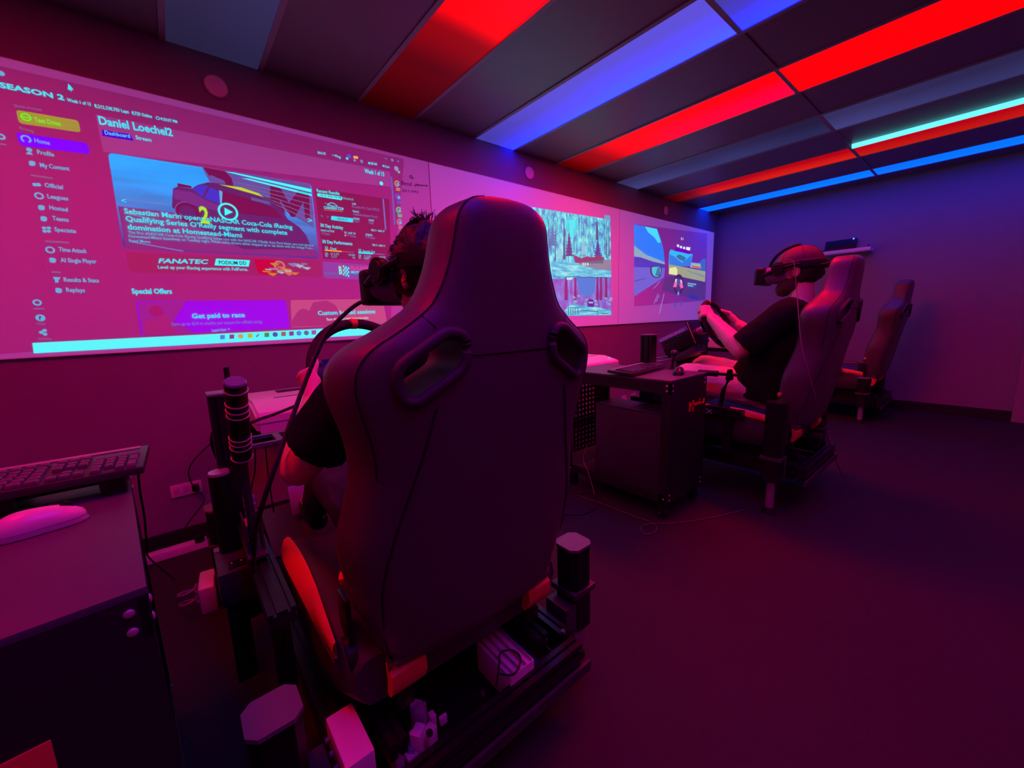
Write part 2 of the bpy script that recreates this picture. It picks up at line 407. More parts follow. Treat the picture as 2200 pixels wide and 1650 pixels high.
def finish_texts():
    dg = bpy.context.evaluated_depsgraph_get(); dg.update()
    for o, name, A, Bp, hh, m, parent, up in TEXTS:
        me = bpy.data.meshes.new_from_object(o.evaluated_get(dg))
        xs = [v.co.x for v in me.vertices]; x0, x1 = min(xs), max(xs)
        L = (Bp - A).length; ex = (Bp - A).normalized(); ey = (up - ex*up.dot(ex)).normalized(); ez = ex.cross(ey)
        off = rootloc(parent) if parent else Vector((0, 0, 0))
        for v in me.vertices:
            c = v.co
            v.co = A - off + ex*((c.x-x0)/(x1-x0)*L) + ey*(c.y/.70*hh)
        me.materials.clear(); me.materials.append(m); me.name = name
        n = bpy.data.objects.new(name, me); COL.objects.link(n)
        if parent: n.parent = parent
    for t in TEXTS:
        cu = t[0].data; bpy.data.objects.remove(t[0]); bpy.data.curves.remove(cu)
CY = light((.02, .78, .95), .95); CYD = light((.12, .50, .85), .8); CYB = light((.03, .95, .95), 1.0)
DIM = light((.42, .16, .42), .55); VIO = light((.30, .20, .85), .6)

page = thing('projected_page', 'large projected racing menu page on the left board with car picture', 'projection', (.42, BY, 1.03))
# violet emission over each whole board, painting in projector spill and blue room light
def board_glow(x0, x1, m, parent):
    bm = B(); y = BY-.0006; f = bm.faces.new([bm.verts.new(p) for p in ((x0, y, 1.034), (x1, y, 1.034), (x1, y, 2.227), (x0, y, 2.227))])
    bmesh.ops.translate(bm, vec=-rootloc(parent), verts=bm.verts); me = bpy.data.meshes.new('board_glow_sheet'); bm.to_mesh(me); bm.free(); me.materials.append(m)
    o = bpy.data.objects.new('board_glow_sheet', me); COL.objects.link(o); o.parent = parent
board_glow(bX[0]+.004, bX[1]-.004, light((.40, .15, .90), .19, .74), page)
flat_poly('page_area', [(-60, 128), (868, 342), (838, 700), (-60, 765)], light((.30, .10, .80), .10, .74), page, 1.5)
flat_poly('title_band', [(205, 246), (838, 369), (840, 402), (222, 326)], light((.13, .06, .30), .55, .72), page, 2)
ff = lambda a: [(x, y) for x, y in a]
text('SEASON 2', (0, 188), (139, 216), 11, CY, page, 'heading', bold=.03)
text('Week 1 of 13', (145, 218), (196, 228), 7, CY, page); text('8,212,338,703 Laps', (204, 231), (277, 244), 7, CY, page)
text('8,729 Online', (284, 246), (327, 254), 7, CY, page); text('4:23:57 PM', (345, 258), (381, 265), 6, CY, page); ring('clock_icon', (339, 254), 3.5, CY, page)
text('Daniel Loechel2', (214, 267), (372, 293), 17, CY, page, 'heading', bold=.025)
flat_poly('tab_bar', [(219, 279), (280, 289), (287, 303), (220, 292)], light((.05, .0, .8), .8), page, 3)
text('Dashboard', (226, 289), (280, 297), 8, CY, page, layer=4); text('Stream', (292, 299), (326, 305), 8, CY, page)
flat_poly('mouse_pointer', [(147, 180), (158, 193), (153, 193), (154, 198), (150, 193), (146, 193)], CY, page, 3)
# side menu
text('Quick Actions', (30, 229), (91, 239), 5, DIM, page)
flat_poly('green_button', [(34, 236), (168, 259), (174, 285), (41, 265)], light((.20, .34, .0), .8, .5), page, 2, .012)
GRN = light((.05, 1, .02), .95); text('Test Drive', (75, 262), (131, 271), 10, GRN, page); ring('wheel_icon', (56, 252), 8, GRN, page, 3, .3); flat_poly('wheel_icon', [(49, 250), (63, 253), (63, 255), (49, 252)], GRN, page, 3)
text('Racing', (42, 277), (73, 285), 5, DIM, page)
flat_poly('blue_button', [(33, 284), (188, 308), (194, 332), (44, 313)], light((.03, 0, 1.0), 1.0, .4), page, 2, .012)
text('Home', (75, 306), (108, 312), 9, CYD, page); ring('home_icon', (56, 299), 8, CYD, page, 3, .35, -60, 240)
menu = [('Profile', (81, 331), (117, 337), (63, 326)), ('My Content', (87, 359), (150, 367), (69, 351)), ('Official', (97, 402), (136, 407), (79, 397)),
        ('Leagues', (103, 426), (147, 431), (84, 421)), ('Hosted', (107, 450), (146, 455), (89, 446)), ('Teams', (113, 473), (148, 477), (94, 470)),
        ('Spectate', (118, 497), (164, 501), (100, 493)), ('Time Attack', (127, 540), (187, 544), (108, 537)), ('AI Single Player', (131, 563), (208, 566), (113, 559)),
        ('Results & Stats', (138, 605), (213, 607), (122, 601)), ('Replays', (143, 627), (183, 628), (126, 624))]
for i, (s, a, b, c) in enumerate(menu):
    text(s, a, b, 9, CYD, page, 'menu_text')
    x, y = c
    if i == 0: ring('menu_icon', (x, y-4), 4.2, CYD, page, 3, fill=True); flat_poly('menu_icon', [(x-7, y+5), (x-3, y+1), (x+4, y+2), (x+8, y+7)], CYD, page, 3)
    elif i in (3, 7): ring('menu_icon', (x, y), 7, CYD, page, 3, .35)
    elif i == 9: flat_poly('menu_icon', [(x-8, y-6), (x+8, y-5), (x+3, y+2), (x+4, y+6), (x-4, y+6), (x-3, y+2)], CYD, page, 3)
    elif i == 2: ring('menu_icon', (x-4, y), 3.5, CYD, page, 3, fill=True); ring('menu_icon', (x+4, y), 3.5, CYD, page, 3, fill=True)
    elif i == 6:
        for dx, dy in ((-5, -3), (5, -3), (-4, 4), (5, 4)): ring('menu_icon', (x+dx, y+dy), 3, CYD, page, 3, fill=True)
    else: flat_poly('menu_icon', [(x-7, y-6), (x+7, y-4), (x+7, y+6), (x-6, y+5)], CYD, page, 3, .008)
for a, b in (((66, 375), (113, 382)), ((97, 517), (148, 520)), ((111, 583), (131, 584))):
    flat_poly('menu_rule', [a, b, (b[0], b[1]+3), (a[0], a[1]+3)], DIM, page, 3)
ring('side_icon', (80, 650), 6.5, CYD, page, 3, .4); flat_poly('menu_rule', [(72, 662), (95, 662), (95, 665), (72, 665)], DIM, page, 3)
ring('side_icon', (87, 683), 7, CYD, page, 3, fill=True); text('?', (84, 688), (90, 688), 9, light((.1, 0, .3), .4), page, layer=4)
text('Help', (80, 698), (98, 698), 5, DIM, page); text('Settings', (82, 730), (111, 730), 5, DIM, page)
for dx, dy in ((-4, 0), (3, -4), (4, 4)): ring('side_icon', (93+dx, 714+dy), 3.2, CYD, page, 3, fill=True)
ring('side_icon', (3, 158), 5, CYD, page, 3, fill=True); ring('side_icon', (3, 294), 6, CYD, page, 3, .5); flat_poly('menu_rule', [(-6, 307), (14, 310), (14, 313), (-6, 310)], DIM, page, 3)
# task bar
flat_poly('task_bar', [(70, 737), (838, 699), (836, 717), (73, 759)], light((.02, .92, .95), 1.0, .2), page, 3)
ic = [(.0, .25, .8), (.25, .05, .3), (.6, .45, .1), (.5, .6, .0), (.1, .15, .3), (.0, .3, .05), (.0, .1, .4), (.3, .15, .1), (.25, .05, .25), (.0, .25, .8), (.0, .2, .3), (.3, .1, .5)]
for i, x in enumerate((478, 498, 517, 537, 553, 573, 591, 609, 626, 642, 658, 674)):
    y = 724.5 - (x-478)*.0515; m = light(ic[i], .8, .2)
    if i in (2, 6, 9, 10): ring('task_icon', (x, y), 5, m, page, 4, fill=True)
    elif i == 4: flat_poly('task_icon', [(x-4, y+2), (x+3, y-4), (x+4, y-2), (x-1, y+4)], m, page, 4)
    else: flat_poly('task_icon', [(x-5, y-4.5), (x+5, y-5), (x+5, y+4), (x-5, y+4.5)], m, page, 4)
# news card with the race car
hx = lambda a: [(200+.2273*x, 300+.2273*y) for x, y in a]
card_m = mat('projected sky picture', (.07, .07, .07), .5, spec=.15)
nt = card_m.node_tree; bsdf = nt.nodes['Principled BSDF']
tc = nt.nodes.new('ShaderNodeTexCoord'); mp = nt.nodes.new('ShaderNodeMapping'); mp.inputs['Scale'].default_value = (1.2, 1, 9); mp.inputs['Rotation'].default_value = (0, .12, 0)
nz = nt.nodes.new('ShaderNodeTexNoise'); nz.inputs['Scale'].default_value = 2.2; nz.inputs['Detail'].default_value = 5
sp = nt.nodes.new('ShaderNodeSeparateXYZ'); mr = nt.nodes.new('ShaderNodeMapRange'); mr.inputs[1].default_value = .42; mr.inputs[2].default_value = 1.06
r1 = nt.nodes.new('ShaderNodeValToRGB'); r1.color_ramp.elements[0].color = (.09, .03, .28, 1); r1.color_ramp.elements[1].color = (.0, .34, 1.0, 1); r1.color_ramp.elements[0].position = .15; r1.color_ramp.elements[1].position = .62
r2 = nt.nodes.new('ShaderNodeMapRange'); r2.inputs[3].default_value = .45; r2.inputs[4].default_value = 1.35
mx = nt.nodes.new('ShaderNodeMix'); mx.data_type = 'RGBA'; mx.blend_type = 'MULTIPLY'; mx.inputs[0].default_value = 1
nt.links.new(tc.outputs['Object'], mp.inputs[0]); nt.links.new(mp.outputs[0], nz.inputs['Vector']); nt.links.new(tc.outputs['Object'], sp.inputs[0]); nt.links.new(sp.outputs[2], mr.inputs[0])
nt.links.new(mr.outputs[0], r1.inputs[0]); nt.links.new(nz.outputs['Fac'], r2.inputs[0]); nt.links.new(r1.outputs[0], mx.inputs[6]); nt.links.new(r2.outputs[0], mx.inputs[7]); nt.links.new(mx.outputs[2], bsdf.inputs['Emission Color']); bsdf.inputs['Emission Strength'].default_value = 1.15
flat_poly('news_card', [(232, 328), (668, 396), (686, 556), (265, 533)], card_m, page, 3, .02)
LINE = light((.25, .15, .55), .5)
DK = light((.08, .03, .26), .45, .25); DK2 = light((.08, .01, .10), .3, .4); BLW = light((.03, .04, .75), .75)
flat_poly('grandstand', hx([(1030, 265), (1500, 330), (2050, 420), (2085, 700), (2080, 830), (1750, 640), (1400, 480), (1100, 400)]), light((.05, .12, .55), .6, .3), page, 4)
flat_poly('wall_letter', hx([(1040, 262), (1250, 300), (1310, 370), (1330, 460), (1260, 445), (1240, 390), (1110, 335), (1100, 350)]), DK2, page, 5)
flat_poly('wall_letter', hx([(1672, 440), (1770, 462), (1850, 600), (1940, 480), (2040, 510), (2050, 760), (2005, 750), (1985, 590), (1905, 735), (1870, 730), (1760, 560), (1770, 600), (1830, 720), (1740, 640), (1672, 560)]), DK2, page, 5)
for a in ([(1240, 302), (1330, 312), (2062, 470), (2062, 500)], [(1400, 365), (1480, 372), (2064, 515), (2066, 535)]): flat_poly('rail_line', hx(a), CYB, page, 5)
for k in range(5): flat_poly('fence_line', hx([(1340+60*k, 400+35*k), (2075, 560+55*k), (2075, 566+55*k), (1340+60*k, 406+35*k)]), light((.35, .25, .5), .5), page, 6)
flat_poly('track', hx([(235, 630), (760, 690), (1350, 950), (2080, 1010), (2130, 1110), (400, 1030), (310, 1020)]), light((.10, .03, .24), .6, .45), page, 4)
for k, (a, b) in enumerate((((300, 690), (760, 790)), ((350, 960), (850, 1050)), ((290, 560), (700, 610)), ((1830, 780), (2090, 850)))): flat_poly('track_line', hx([a, b, (b[0], b[1]+9), (a[0], a[1]+9)]), light((.25, .35, .7), .6), page, 5)
flat_poly('spoiler', hx([(795, 412), (925, 440), (935, 462), (800, 445)]), DK2, page, 6)
flat_poly('car_body', hx([(755, 465), (800, 445), (935, 465), (985, 430), (1090, 404), (1260, 425), (1500, 500), (1680, 562), (1770, 650), (1840, 755), (1945, 825), (2010, 900), (2045, 985), (2040, 1040), (1420, 1035), (1000, 835), (850, 720), (745, 640)]), DK, page, 6)
flat_poly('car_flank', hx([(760, 470), (935, 500), (1040, 560), (1190, 625), (1200, 680), (1000, 640), (870, 590), (765, 560)]), light((.08, .04, .35), .55, .35), page, 7)
flat_poly('car_window', hx([(945, 475), (1005, 432), (1085, 440), (1030, 545)]), BLW, page, 8); flat_poly('car_window', hx([(1050, 555), (1105, 452), (1195, 495), (1200, 610)]), BLW, page, 8)
flat_poly('windscreen', hx([(1225, 490), (1560, 590), (1720, 660), (1790, 745), (1400, 700), (1225, 620)]), DK2, page, 8)
flat_poly('roof_stripe', hx([(1190, 425), (1400, 455), (1560, 510), (1610, 545), (1500, 512), (1380, 478)]), light((.55, .75, .02), .9), page, 8)
flat_poly('sun_strip', hx([(1490, 545), (1660, 590), (1680, 620), (1495, 575)]), light((.15, .15, .5), .6), page, 9)
flat_poly('pillar_light', hx([(1190, 480), (1222, 495), (1215, 620), (1200, 610)]), CYD, page, 9)
ring('car_wheel', hx([(895, 690)])[0], 21, DK2, page, 8, .3); ring('car_wheel', hx([(895, 690)])[0], 22, VIO, page, 7, .1, 60, 200)
YG = light((.45, .85, .02), .9)
text('2', hx([(1015, 785)])[0], hx([(1105, 795)])[0], 34, YG, page, 'car_number', layer=10, bold=.03)
ring('play_button', hx([(1275, 685)])[0], 18.5, CYB, page, 10, .2); flat_poly('play_button', hx([(1240, 645), (1320, 688), (1245, 720)]), CYB, page, 10)
text('Sebastian Marin opens eNASCAR Coca-Cola iRacing', (268, 459), (628, 493), 11, CY, page, 'headline', layer=11, bold=.02)
text("Qualifying Series O'Reilly segment with complete", (271, 475.5), (617, 505), 11, CY, page, 'headline', layer=11, bold=.02)
text('domination at Homestead-Miami', (275, 493), (520, 511), 11, CY, page, 'headline', layer=11, bold=.02)
text("The first eNASCAR Coca-Cola iRacing Qualifying Series race with the NASCAR O'Reilly Auto Parts Series cars took place at", (276, 502.5), (673, 530), 6, CYD, page, 'body_text', layer=11)
text('Homestead-Miami Speedway on Tuesday night. While some drivers either stepped up or sat down with the change from...', (277, 510.5), (672, 536), 6, CYD, page, 'body_text', layer=11)
text('Read More', (278, 520), (323, 523), 6, CYD, page, 'body_text', layer=11)
text('<', (262, 437), (272, 438), 11, CY, page, layer=11); text('>', (661, 479), (671, 480), 11, CY, page, layer=11)
# advert strip
flat_poly('advert_strip', [(270, 542), (689, 561), (691, 595), (279, 585)], light((.30, .03, .12), .35, .55), page, 2, .015)
flat_poly('advert_art', hx([(1520, 1130), (1720, 1140), (1720, 1280), (1560, 1265)]), light((.9, .0, .06), .6), page, 3)
random.seed(3)
for k in range(16):
    x = 1560+random.random()*420; y = 1150+random.random()*110; c = random.choice([(.9, .2, .15), (.8, .5, .5), (.3, .25, .6), (.8, .3, .0), (.5, .6, .8)])
    flat_poly('advert_art', hx([(x, y), (x+60+random.random()*40, y+8), (x+50, y+16+random.random()*22), (x+5, y+12)]), light(c, .7), page, 4+k % 3)
ring('advert_art', hx([(1760, 1195)])[0], 11, light((.9, .25, .15), .7), page, 7, .3)
text('FANATEC', (340, 565), (449, 567), 9.5, CY, page, 'heading', bold=.03, shear=.25)
flat_poly('advert_tag', hx([(1162, 1125), (1482, 1141), (1470, 1200), (1148, 1188)]), CYB, page, 3)
text('PODIUM DD', hx([(1190, 1177)])[0], hx([(1450, 1184)])[0], 7.5, light((.02, .03, .2), .3, .1), page, layer=5, bold=.02)
text('Level up your iRacing experience with FullForce.', (340, 577), (533, 582), 7, CY, page)
# offers
text('Special Offers', (284, 631), (370, 631), 11, CY, page, 'heading', bold=.025)
flat_poly('offer_card', [(292, 647), (614, 645), (623, 705), (303, 721)], light((.16, .0, .95), .75, .45), page, 2, .012)
flat_poly('offer_art', [(296, 650), (400, 647), (372, 690), (420, 716), (306, 720)], light((.22, .02, .42), .5, .5), page, 3)
ring('offer_art', (336, 668), 12, light((.3, .01, .18), .5, .5), page, 4, fill=True)
flat_poly('offer_art', [(310, 690), (360, 676), (378, 718), (312, 721)], light((.32, .02, .22), .5, .5), page, 5)
text('Get paid to race', (413, 684), (526, 681), 10, CY, page, 'heading', layer=6, bold=.02); text('Earn up to $10 in credits per season for official racing.', (369, 700), (564, 694), 7, VIO, page, layer=6)
text('Learn how  >', (456, 713), (494, 710), 6, CYD, page, layer=6)
flat_poly('offer_card', [(624, 645), (822, 642), (832, 695), (627, 704)], light((.50, .12, .24), .5, .6), page, 2, .01)
flat_poly('offer_art', [(626, 690), (640, 668), (652, 662), (664, 668), (672, 650), (700, 645), (720, 655), (740, 690), (700, 700), (628, 702)], light((.32, .05, .2), .4, .6), page, 3)
text('Custom hosted sessions', (683, 677), (806, 673), 9, CY, page, 'heading', layer=5, bold=.02); text('Race when you want, how you want.', (702, 689), (792, 685), 6, light((.8, .6, .7), .8), page, layer=5)
# right-hand column
c4 = lambda x, y: (660+.12727*x, 300+.12727*y)
c5 = lambda x, y: (660+.12727*x, 460+.12727*y)
text('EN-US', c4(180, 240), c4(312, 258), 5, CY, page); text('Ping', c4(470, 292), c4(565, 316), 5, CY, page); text('--', c4(415, 272), c4(460, 280), 4, CY, page)
ring('badge', c4(705, 280), 4, light((.05, .1, .9), .8), page, 3, fill=True); ring('badge', c4(672, 320), 2.6, CY, page, 3, fill=True)
flat_poly('badge', [c4(775, 275), c4(858, 285), c4(855, 330), c4(780, 315)], light((.9, .45, .08), .9), page, 3, .006)
ring('badge', c4(800, 350), 2.2, CYD, page, 3, fill=True); ring('badge', c4(918, 368), 3, CYD, page, 3, .4)
text('$0.00', c4(1075, 418), c4(1180, 437), 5, CY, page); ring('badge', c4(1045, 398), 2.4, CY, page, 3, fill=True); text('Cart', c4(1312, 470), c4(1390, 482), 5, CY, page); ring('badge', c4(1285, 445), 2, CY, page, 3, fill=True)
flat_poly('window_button', [c4(1312, 314), c4(1342, 320), c4(1342, 328), c4(1312, 322)], CYD, page, 3); ring('window_button', c4(1433, 345), 2.6, CYD, page, 3, .4); text('x', c4(1525, 378), c4(1550, 381), 4, CYD, page)
text('Week 1 of 13', c4(970, 562), c4(1300, 620), 9, CY, page, 'heading', bold=.025); ring('badge', c4(1250, 740), 4, CYB, page, 3, fill=True)
flat_poly('results_panel', [(676, 404), (836, 428), (840, 560), (694, 556)], light((.18, .02, .07), .3, .45), page, 2)
text('Recent Results', c4(160, 885), c4(547, 937), 7, CY, page, 'heading', bold=.025)
flat_poly('date_pill', [c4(165, 903), c4(592, 965), c4(586, 1025), c4(168, 958)], CYB, page, 3, .008); text('Feb 25, 2026, 9:00 PM', c4(215, 953), c4(570, 1000), 4, light((.0, .15, .3), .4, .1), page, layer=5)
ring('badge', c4(620, 990), 2.5, CYD, page, 3, .4); text('LEAGUE', c4(650, 1010), c4(780, 1030), 4, CYD, page)
ring('logo_arc', c4(430, 1160), 12, CY, page, 3, .12, 25, 160); flat_poly('logo_arc', [c4(285, 1065), c4(400, 1105), c4(590, 1150), c4(580, 1160), c4(380, 1120)], CYD, page, 3)
text('CARRERA CUP', c4(280, 1165), c4(618, 1197), 5.5, CY, page, 'heading', bold=.03); flat_poly('logo_line', [c4(280, 1180), c4(600, 1208), c4(600, 1222), c4(280, 1194)], light((.9, .1, .1), .7), page, 3)
for s, a, b, h, m in (('CAR', (755, 1098), (825, 1106), 4, CY), ('Porsche 911 Cup (992.2)', (757, 1150), (1215, 1205), 5, VIO), ('TRACK', (765, 1225), (877, 1237), 4, CY), ('Adelaide Street Circuit', (775, 1275), (1187, 1325), 5, VIO),
                      ('FINISH', (780, 1347), (882, 1357), 4, CY), ('20th', (785, 1393), (877, 1403), 5, VIO), ('START', (1036, 1375), (1132, 1385), 4, CY), ('10th', (1043, 1424), (1122, 1432), 5, VIO)):
    text(s, c4(*a), c4(*b), h, m, page)
text('<', c4(225, 1312), c4(265, 1316), 6, VIO, page); text('>', c4(330, 1325), c4(365, 1330), 6, VIO, page)
flat_poly('results_button', [c4(405, 1288), c4(772, 1330), c4(772, 1400), c4(400, 1356)], light((.0, .72, .9), 1), page, 3, .006); text('RESULTS', c4(510, 1350), c4(680, 1370), 4, light((.0, .12, .3), .4, .1), page, layer=5)
text('30 Day Activity', c4(222, 1470), c4(607, 1517), 7, CY, page, 'heading', bold=.025); text('DAYS ACTIVE', c4(230, 1545), c4(457, 1568), 4, CY, page); text('4 Days', c4(240, 1600), c4(385, 1614), 5, VIO, page)
text('VS. LAST 30', c5(622, 325), c5(815, 345), 4, CY, page); text('-4 Days', c5(668, 372), c5(825, 397), 5, VIO, page); ring('badge', c5(642, 360), 2.2, light((.9, .3, .3), .7), page, 3, fill=True)
text('FEB 17 - MAR 19', c5(1080, 285), c5(1302, 308), 4, CY, page); text('STREAK', c5(983, 362), c5(1102, 373), 4, CY, page); text('0 Weeks', c5(985, 405), c5(1145, 424), 5, VIO, page)
text('30 Day Performance', c5(255, 488), c5(763, 526), 7, CY, page, 'heading', bold=.025); text('FEB 17 - MAR 19', c5(1100, 535), c5(1312, 555), 4, CY, page)
text('Oval', c5(385, 597), c5(490, 607), 5, CY, page); ring('badge', c5(325, 570), 3, CY, page, 3, .4)
flat_poly('rating_bar', [c5(295, 598), c5(580, 622), c5(580, 642), c5(292, 620)], light((1, .38, .02), 1), page, 3); flat_poly('rating_bar', [c5(580, 626), c5(795, 642), c5(795, 652), c5(580, 638)], light((.6, .15, .2), .6), page, 3)
text('Sports Car', c5(940, 645), c5(1147, 656), 5, CY, page); ring('badge', c5(888, 612), 3, CY, page, 3, .4)
flat_poly('rating_bar', [c5(862, 634), c5(1112, 656), c5(1112, 680), c5(862, 664)], light((.0, .75, .9), 1), page, 3); flat_poly('rating_bar', [c5(1112, 664), c5(1310, 676), c5(1310, 688), c5(1112, 676)], VIO, page, 3)
for s, a, b in (('SR', (300, 685), (360, 687)), ('D 2.70', (400, 690), (535, 695)), ('+0.00', (690, 703), (806, 712)), ('iR', (305, 722), (350, 725)), ('1117', (412, 735), (502, 740)), ('+0', (757, 752), (808, 757)), ('SR', (865, 715), (918, 720)), ('A 2.62', (955, 722), (1077, 730)), ('+0.00', (1213, 738), (1322, 746)), ('iR', (868, 752), (910, 756)), ('1007', (955, 765), (1053, 770)), ('+0', (1275, 780), (1322, 784))):
    text(s, c5(*a), c5(*b), 4.5, CYD, page)
flat_poly('sponsor_card', [c5(258, 800), (836, 573), (838, 604), c5(282, 1076)], light((.13, .07, .5), .6, .45), page, 2, .012)
flat_poly('sponsor_stripe', [c5(270, 985), (838, 590), (838, 596), c5(275, 1010)], light((.25, .2, .7), .5), page, 3)
flat_poly('sponsor_logo', [c5(518, 855), c5(600, 862), c5(605, 1035), c5(530, 1030)], light((.8, .08, .18), .7), page, 3); text('B', c5(540, 1010), c5(590, 1012), 16, CYB, page, layer=5, bold=.03)
for a in range(5):
    for b in range(5):
        if (a+b) % 2 == 0:
            x = 602+a*21; y = 865+b*33+a*7; flat_poly('checker', [c5(x, y), c5(x+21, y+7), c5(x+21, y+40), c5(x, y+33)], CYB, page, 4)
text('BARBER', c5(735, 945), c5(1180, 968), 9, light((.9, .05, .3), .8), page, layer=5, bold=.03); text('MOTORSPORTS PARK', c5(740, 1000), c5(1330, 1022), 5, CY, page, layer=5, bold=.02)
flat_poly('scroll_bar', [c4(1268, 1000), c4(1292, 1000), c4(1335, 1520), c4(1310, 1525)], VIO, page, 3); flat_poly('scroll_bar', [c4(1408, 628), c4(1432, 632), c4(1490, 1440), c4(1462, 1440)], light((.2, .16, .75), .6), page, 3)
ring('avatar', c4(1503, 490), 5.2, light((.4, .3, .7), .8), page, 3, fill=True); ring('avatar', c4(1545, 548), 2.4, light((.05, .8, .2), .9), page, 4, fill=True)
for c, q in (((1522, 750), (.9, .35, .05)), ((1537, 970), (.05, .1, .9)), ((1550, 1195), (.05, .8, .15)), ((1562, 1395), (.9, .2, .2))):
    m = light(q, .8); p = c4(*c); ring('gauge', p, 7, m, page, 3, .3, 40, 260); ring('gauge', (p[0]+1, p[1]+1), 3.5, CYD, page, 3, fill=True)
    for k in (9.5, 13): flat_poly('gauge_text', [(p[0]-3, p[1]+k-1.2), (p[0]+6, p[1]+k-.4), (p[0]+6, p[1]+k+1.4), (p[0]-3, p[1]+k+.8)], m, page, 3)

# marker writing on the big board
INK = mat('black marker ink', (.01, .008, .012), .5, var=.1)
note = thing('marker_note', 'handwritten black marker note beside the projected page', 'handwriting', tuple(W((890, 400))))
text('251.092', c4(1600, 878), c4(1880, 905), 5, INK, note, 'handwriting', bold=.005, shear=.15)
text('Bend', c4(1588, 760), c4(1768, 785), 8, INK, note, 'handwriting', bold=.005, shear=.15)
bm = B(); tube(bm, smooth_path([W(c4(x, y)) for x, y in ((1805, 750), (1825, 790), (1845, 745), (1860, 785), (1875, 752), (1890, 785), (1905, 760), (1925, 785), (1945, 762), (1965, 785), (1985, 768), (2005, 790), (2020, 768), (2028, 795))], 3), .0022, 5); obj('handwriting', bm, INK, note)
bm = B(); tube(bm, smooth_path([W(c4(x, y)) for x, y in ((1725, 655), (1735, 612), (1755, 605), (1765, 630), (1750, 645), (1770, 660), (1785, 640), (1795, 655))], 3), .0022, 5); obj('handwriting', bm, INK, note)

# ---- forest pictures on the middle board
def pic_mat(name, cols, scale, rot=0, s=.9, base=.10, detail=8):
    m = mat(name, (base,)*3, .35); nt = m.node_tree; b = nt.nodes['Principled BSDF']
    tc = nt.nodes.new('ShaderNodeTexCoord'); mp = nt.nodes.new('ShaderNodeMapping'); mp.inputs['Scale'].default_value = scale; mp.inputs['Rotation'].default_value = (0, rot, 0)
    n = nt.nodes.new('ShaderNodeTexNoise'); n.inputs['Scale'].default_value = 1; n.inputs['Detail'].default_value = detail; n.inputs['Roughness'].default_value = .65
    r = nt.nodes.new('ShaderNodeValToRGB')
    for i, (p, c) in enumerate(cols):
        e = r.color_ramp.elements[i] if i < 2 else r.color_ramp.elements.new(p)
        e.position = p; e.color = (*c, 1)
    nt.links.new(tc.outputs['Object'], mp.inputs[0]); nt.links.new(mp.outputs[0], n.inputs['Vector']); nt.links.new(n.outputs['Fac'], r.inputs[0]); nt.links.new(r.outputs[0], b.inputs['Emission Color']); b.inputs['Emission Strength'].default_value = s
    return m
fp = thing('projected_pictures', 'two stacked projected forest pictures, snow road above woodland track', 'projection', tuple(W((1240, 570))))
f7 = lambda x, y: (1160+.1576*x, 440+.1576*y)
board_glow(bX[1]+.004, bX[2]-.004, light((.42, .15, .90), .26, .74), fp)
FOR = pic_mat('projected forest', [(.34, (.03, .08, .32)), (.44, (.05, .30, .70)), (.52, (.04, .72, .80)), (.62, (.30, .95, .90))], (26, 1, 11), 0, .95)
flat_poly('forest_picture', [(1020, 425), f7(880, 190), f7(960, 215), f7(968, 990), (1020, 604)], FOR, fp, 2)
flat_poly('forest_picture', [f7(880, 135), f7(955, 150), f7(960, 220), f7(880, 210)], light((.15, .5, .8), .7), fp, 2)
flat_poly('sky_gap', [f7(330, 200), f7(520, 210), f7(500, 360), f7(440, 480), f7(400, 420), f7(340, 290)], light((.0, .85, .95), .95), fp, 3)
flat_poly('sky_gap', [f7(10, 185), f7(100, 200), f7(110, 300), f7(60, 380)], light((.0, .8, .85), .9), fp, 3)
TRK = light((.06, .12, .38), .6, .12)
for x, wd, t, b in ((115, 10, 190, 560), (205, 9, 200, 760), (320, 16, 190, 740), (590, 12, 240, 690), (880, 8, 230, 680), (905, 10, 220, 720), (935, 9, 220, 700), (770, 26, 230, 480)):
    flat_poly('tree_trunk', [f7(x, t), f7(x+wd*.6, t), f7(x+wd, b), f7(x-wd*.4, b)], TRK, fp, 4)
rt = random.Random(12)
for k in range(26):
    x = 20+rt.random()*930; tp = 200+rt.random()*120; bt = 560+rt.random()*180; wd = 3+rt.random()*5
    flat_poly('tree_trunk', [f7(x, tp), f7(x+wd*.5, tp), f7(x+wd, bt), f7(x, bt)], light((.03, .14, .45) if k % 3 else (.25, .75, .85), .6, .10), fp, 4)
def fir(x, top, bot, wd, m, lay=5):
    pts = []; n = 7
    for k in range(n):
        y = top + (bot-top)*k/n; y2 = top + (bot-top)*(k+.9)/n; ww = wd*(k+1)/n
        pts += [(x+ww*.35, y+4), (x+ww, y2)]
    left = [(2*x-a, b) for a, b in pts][::-1]
    flat_poly('fir_tree', [f7(x, top-10)] + [f7(*p) for p in pts] + [f7(x+8, bot)] + [f7(x-8, bot)] + [f7(*p) for p in left], m, fp, lay)
fir(395, 380, 700, 65, light((.08, .08, .35), .6, .14)); fir(785, 480, 700, 70, light((.05, .08, .5), .6, .14)); fir(170, 260, 560, 60, light((.08, .25, .65), .7)); fir(590, 420, 680, 55, light((.25, .7, .85), .8)); fir(265, 520, 740, 45, light((.3, .8, .9), .8))
flat_poly('bush_bank', [f7(450, 680), f7(560, 730), f7(640, 700), f7(700, 720), f7(790, 690), f7(870, 720), f7(860, 800), f7(560, 800), f7(480, 790)], light((.22, .09, .25), .5, .25), fp, 6)
SNOW = pic_mat('projected snow', [(.34, (.03, .22, .60)), (.5, (.06, .62, .80)), (.66, (.38, .95, .92))], (5, 1, 40), .18, .95)
flat_poly('snow_road', [f7(140, 770), f7(330, 780), f7(620, 800), f7(966, 770), f7(968, 992), f7(700, 990), f7(460, 972), f7(190, 1000)], SNOW, fp, 5)
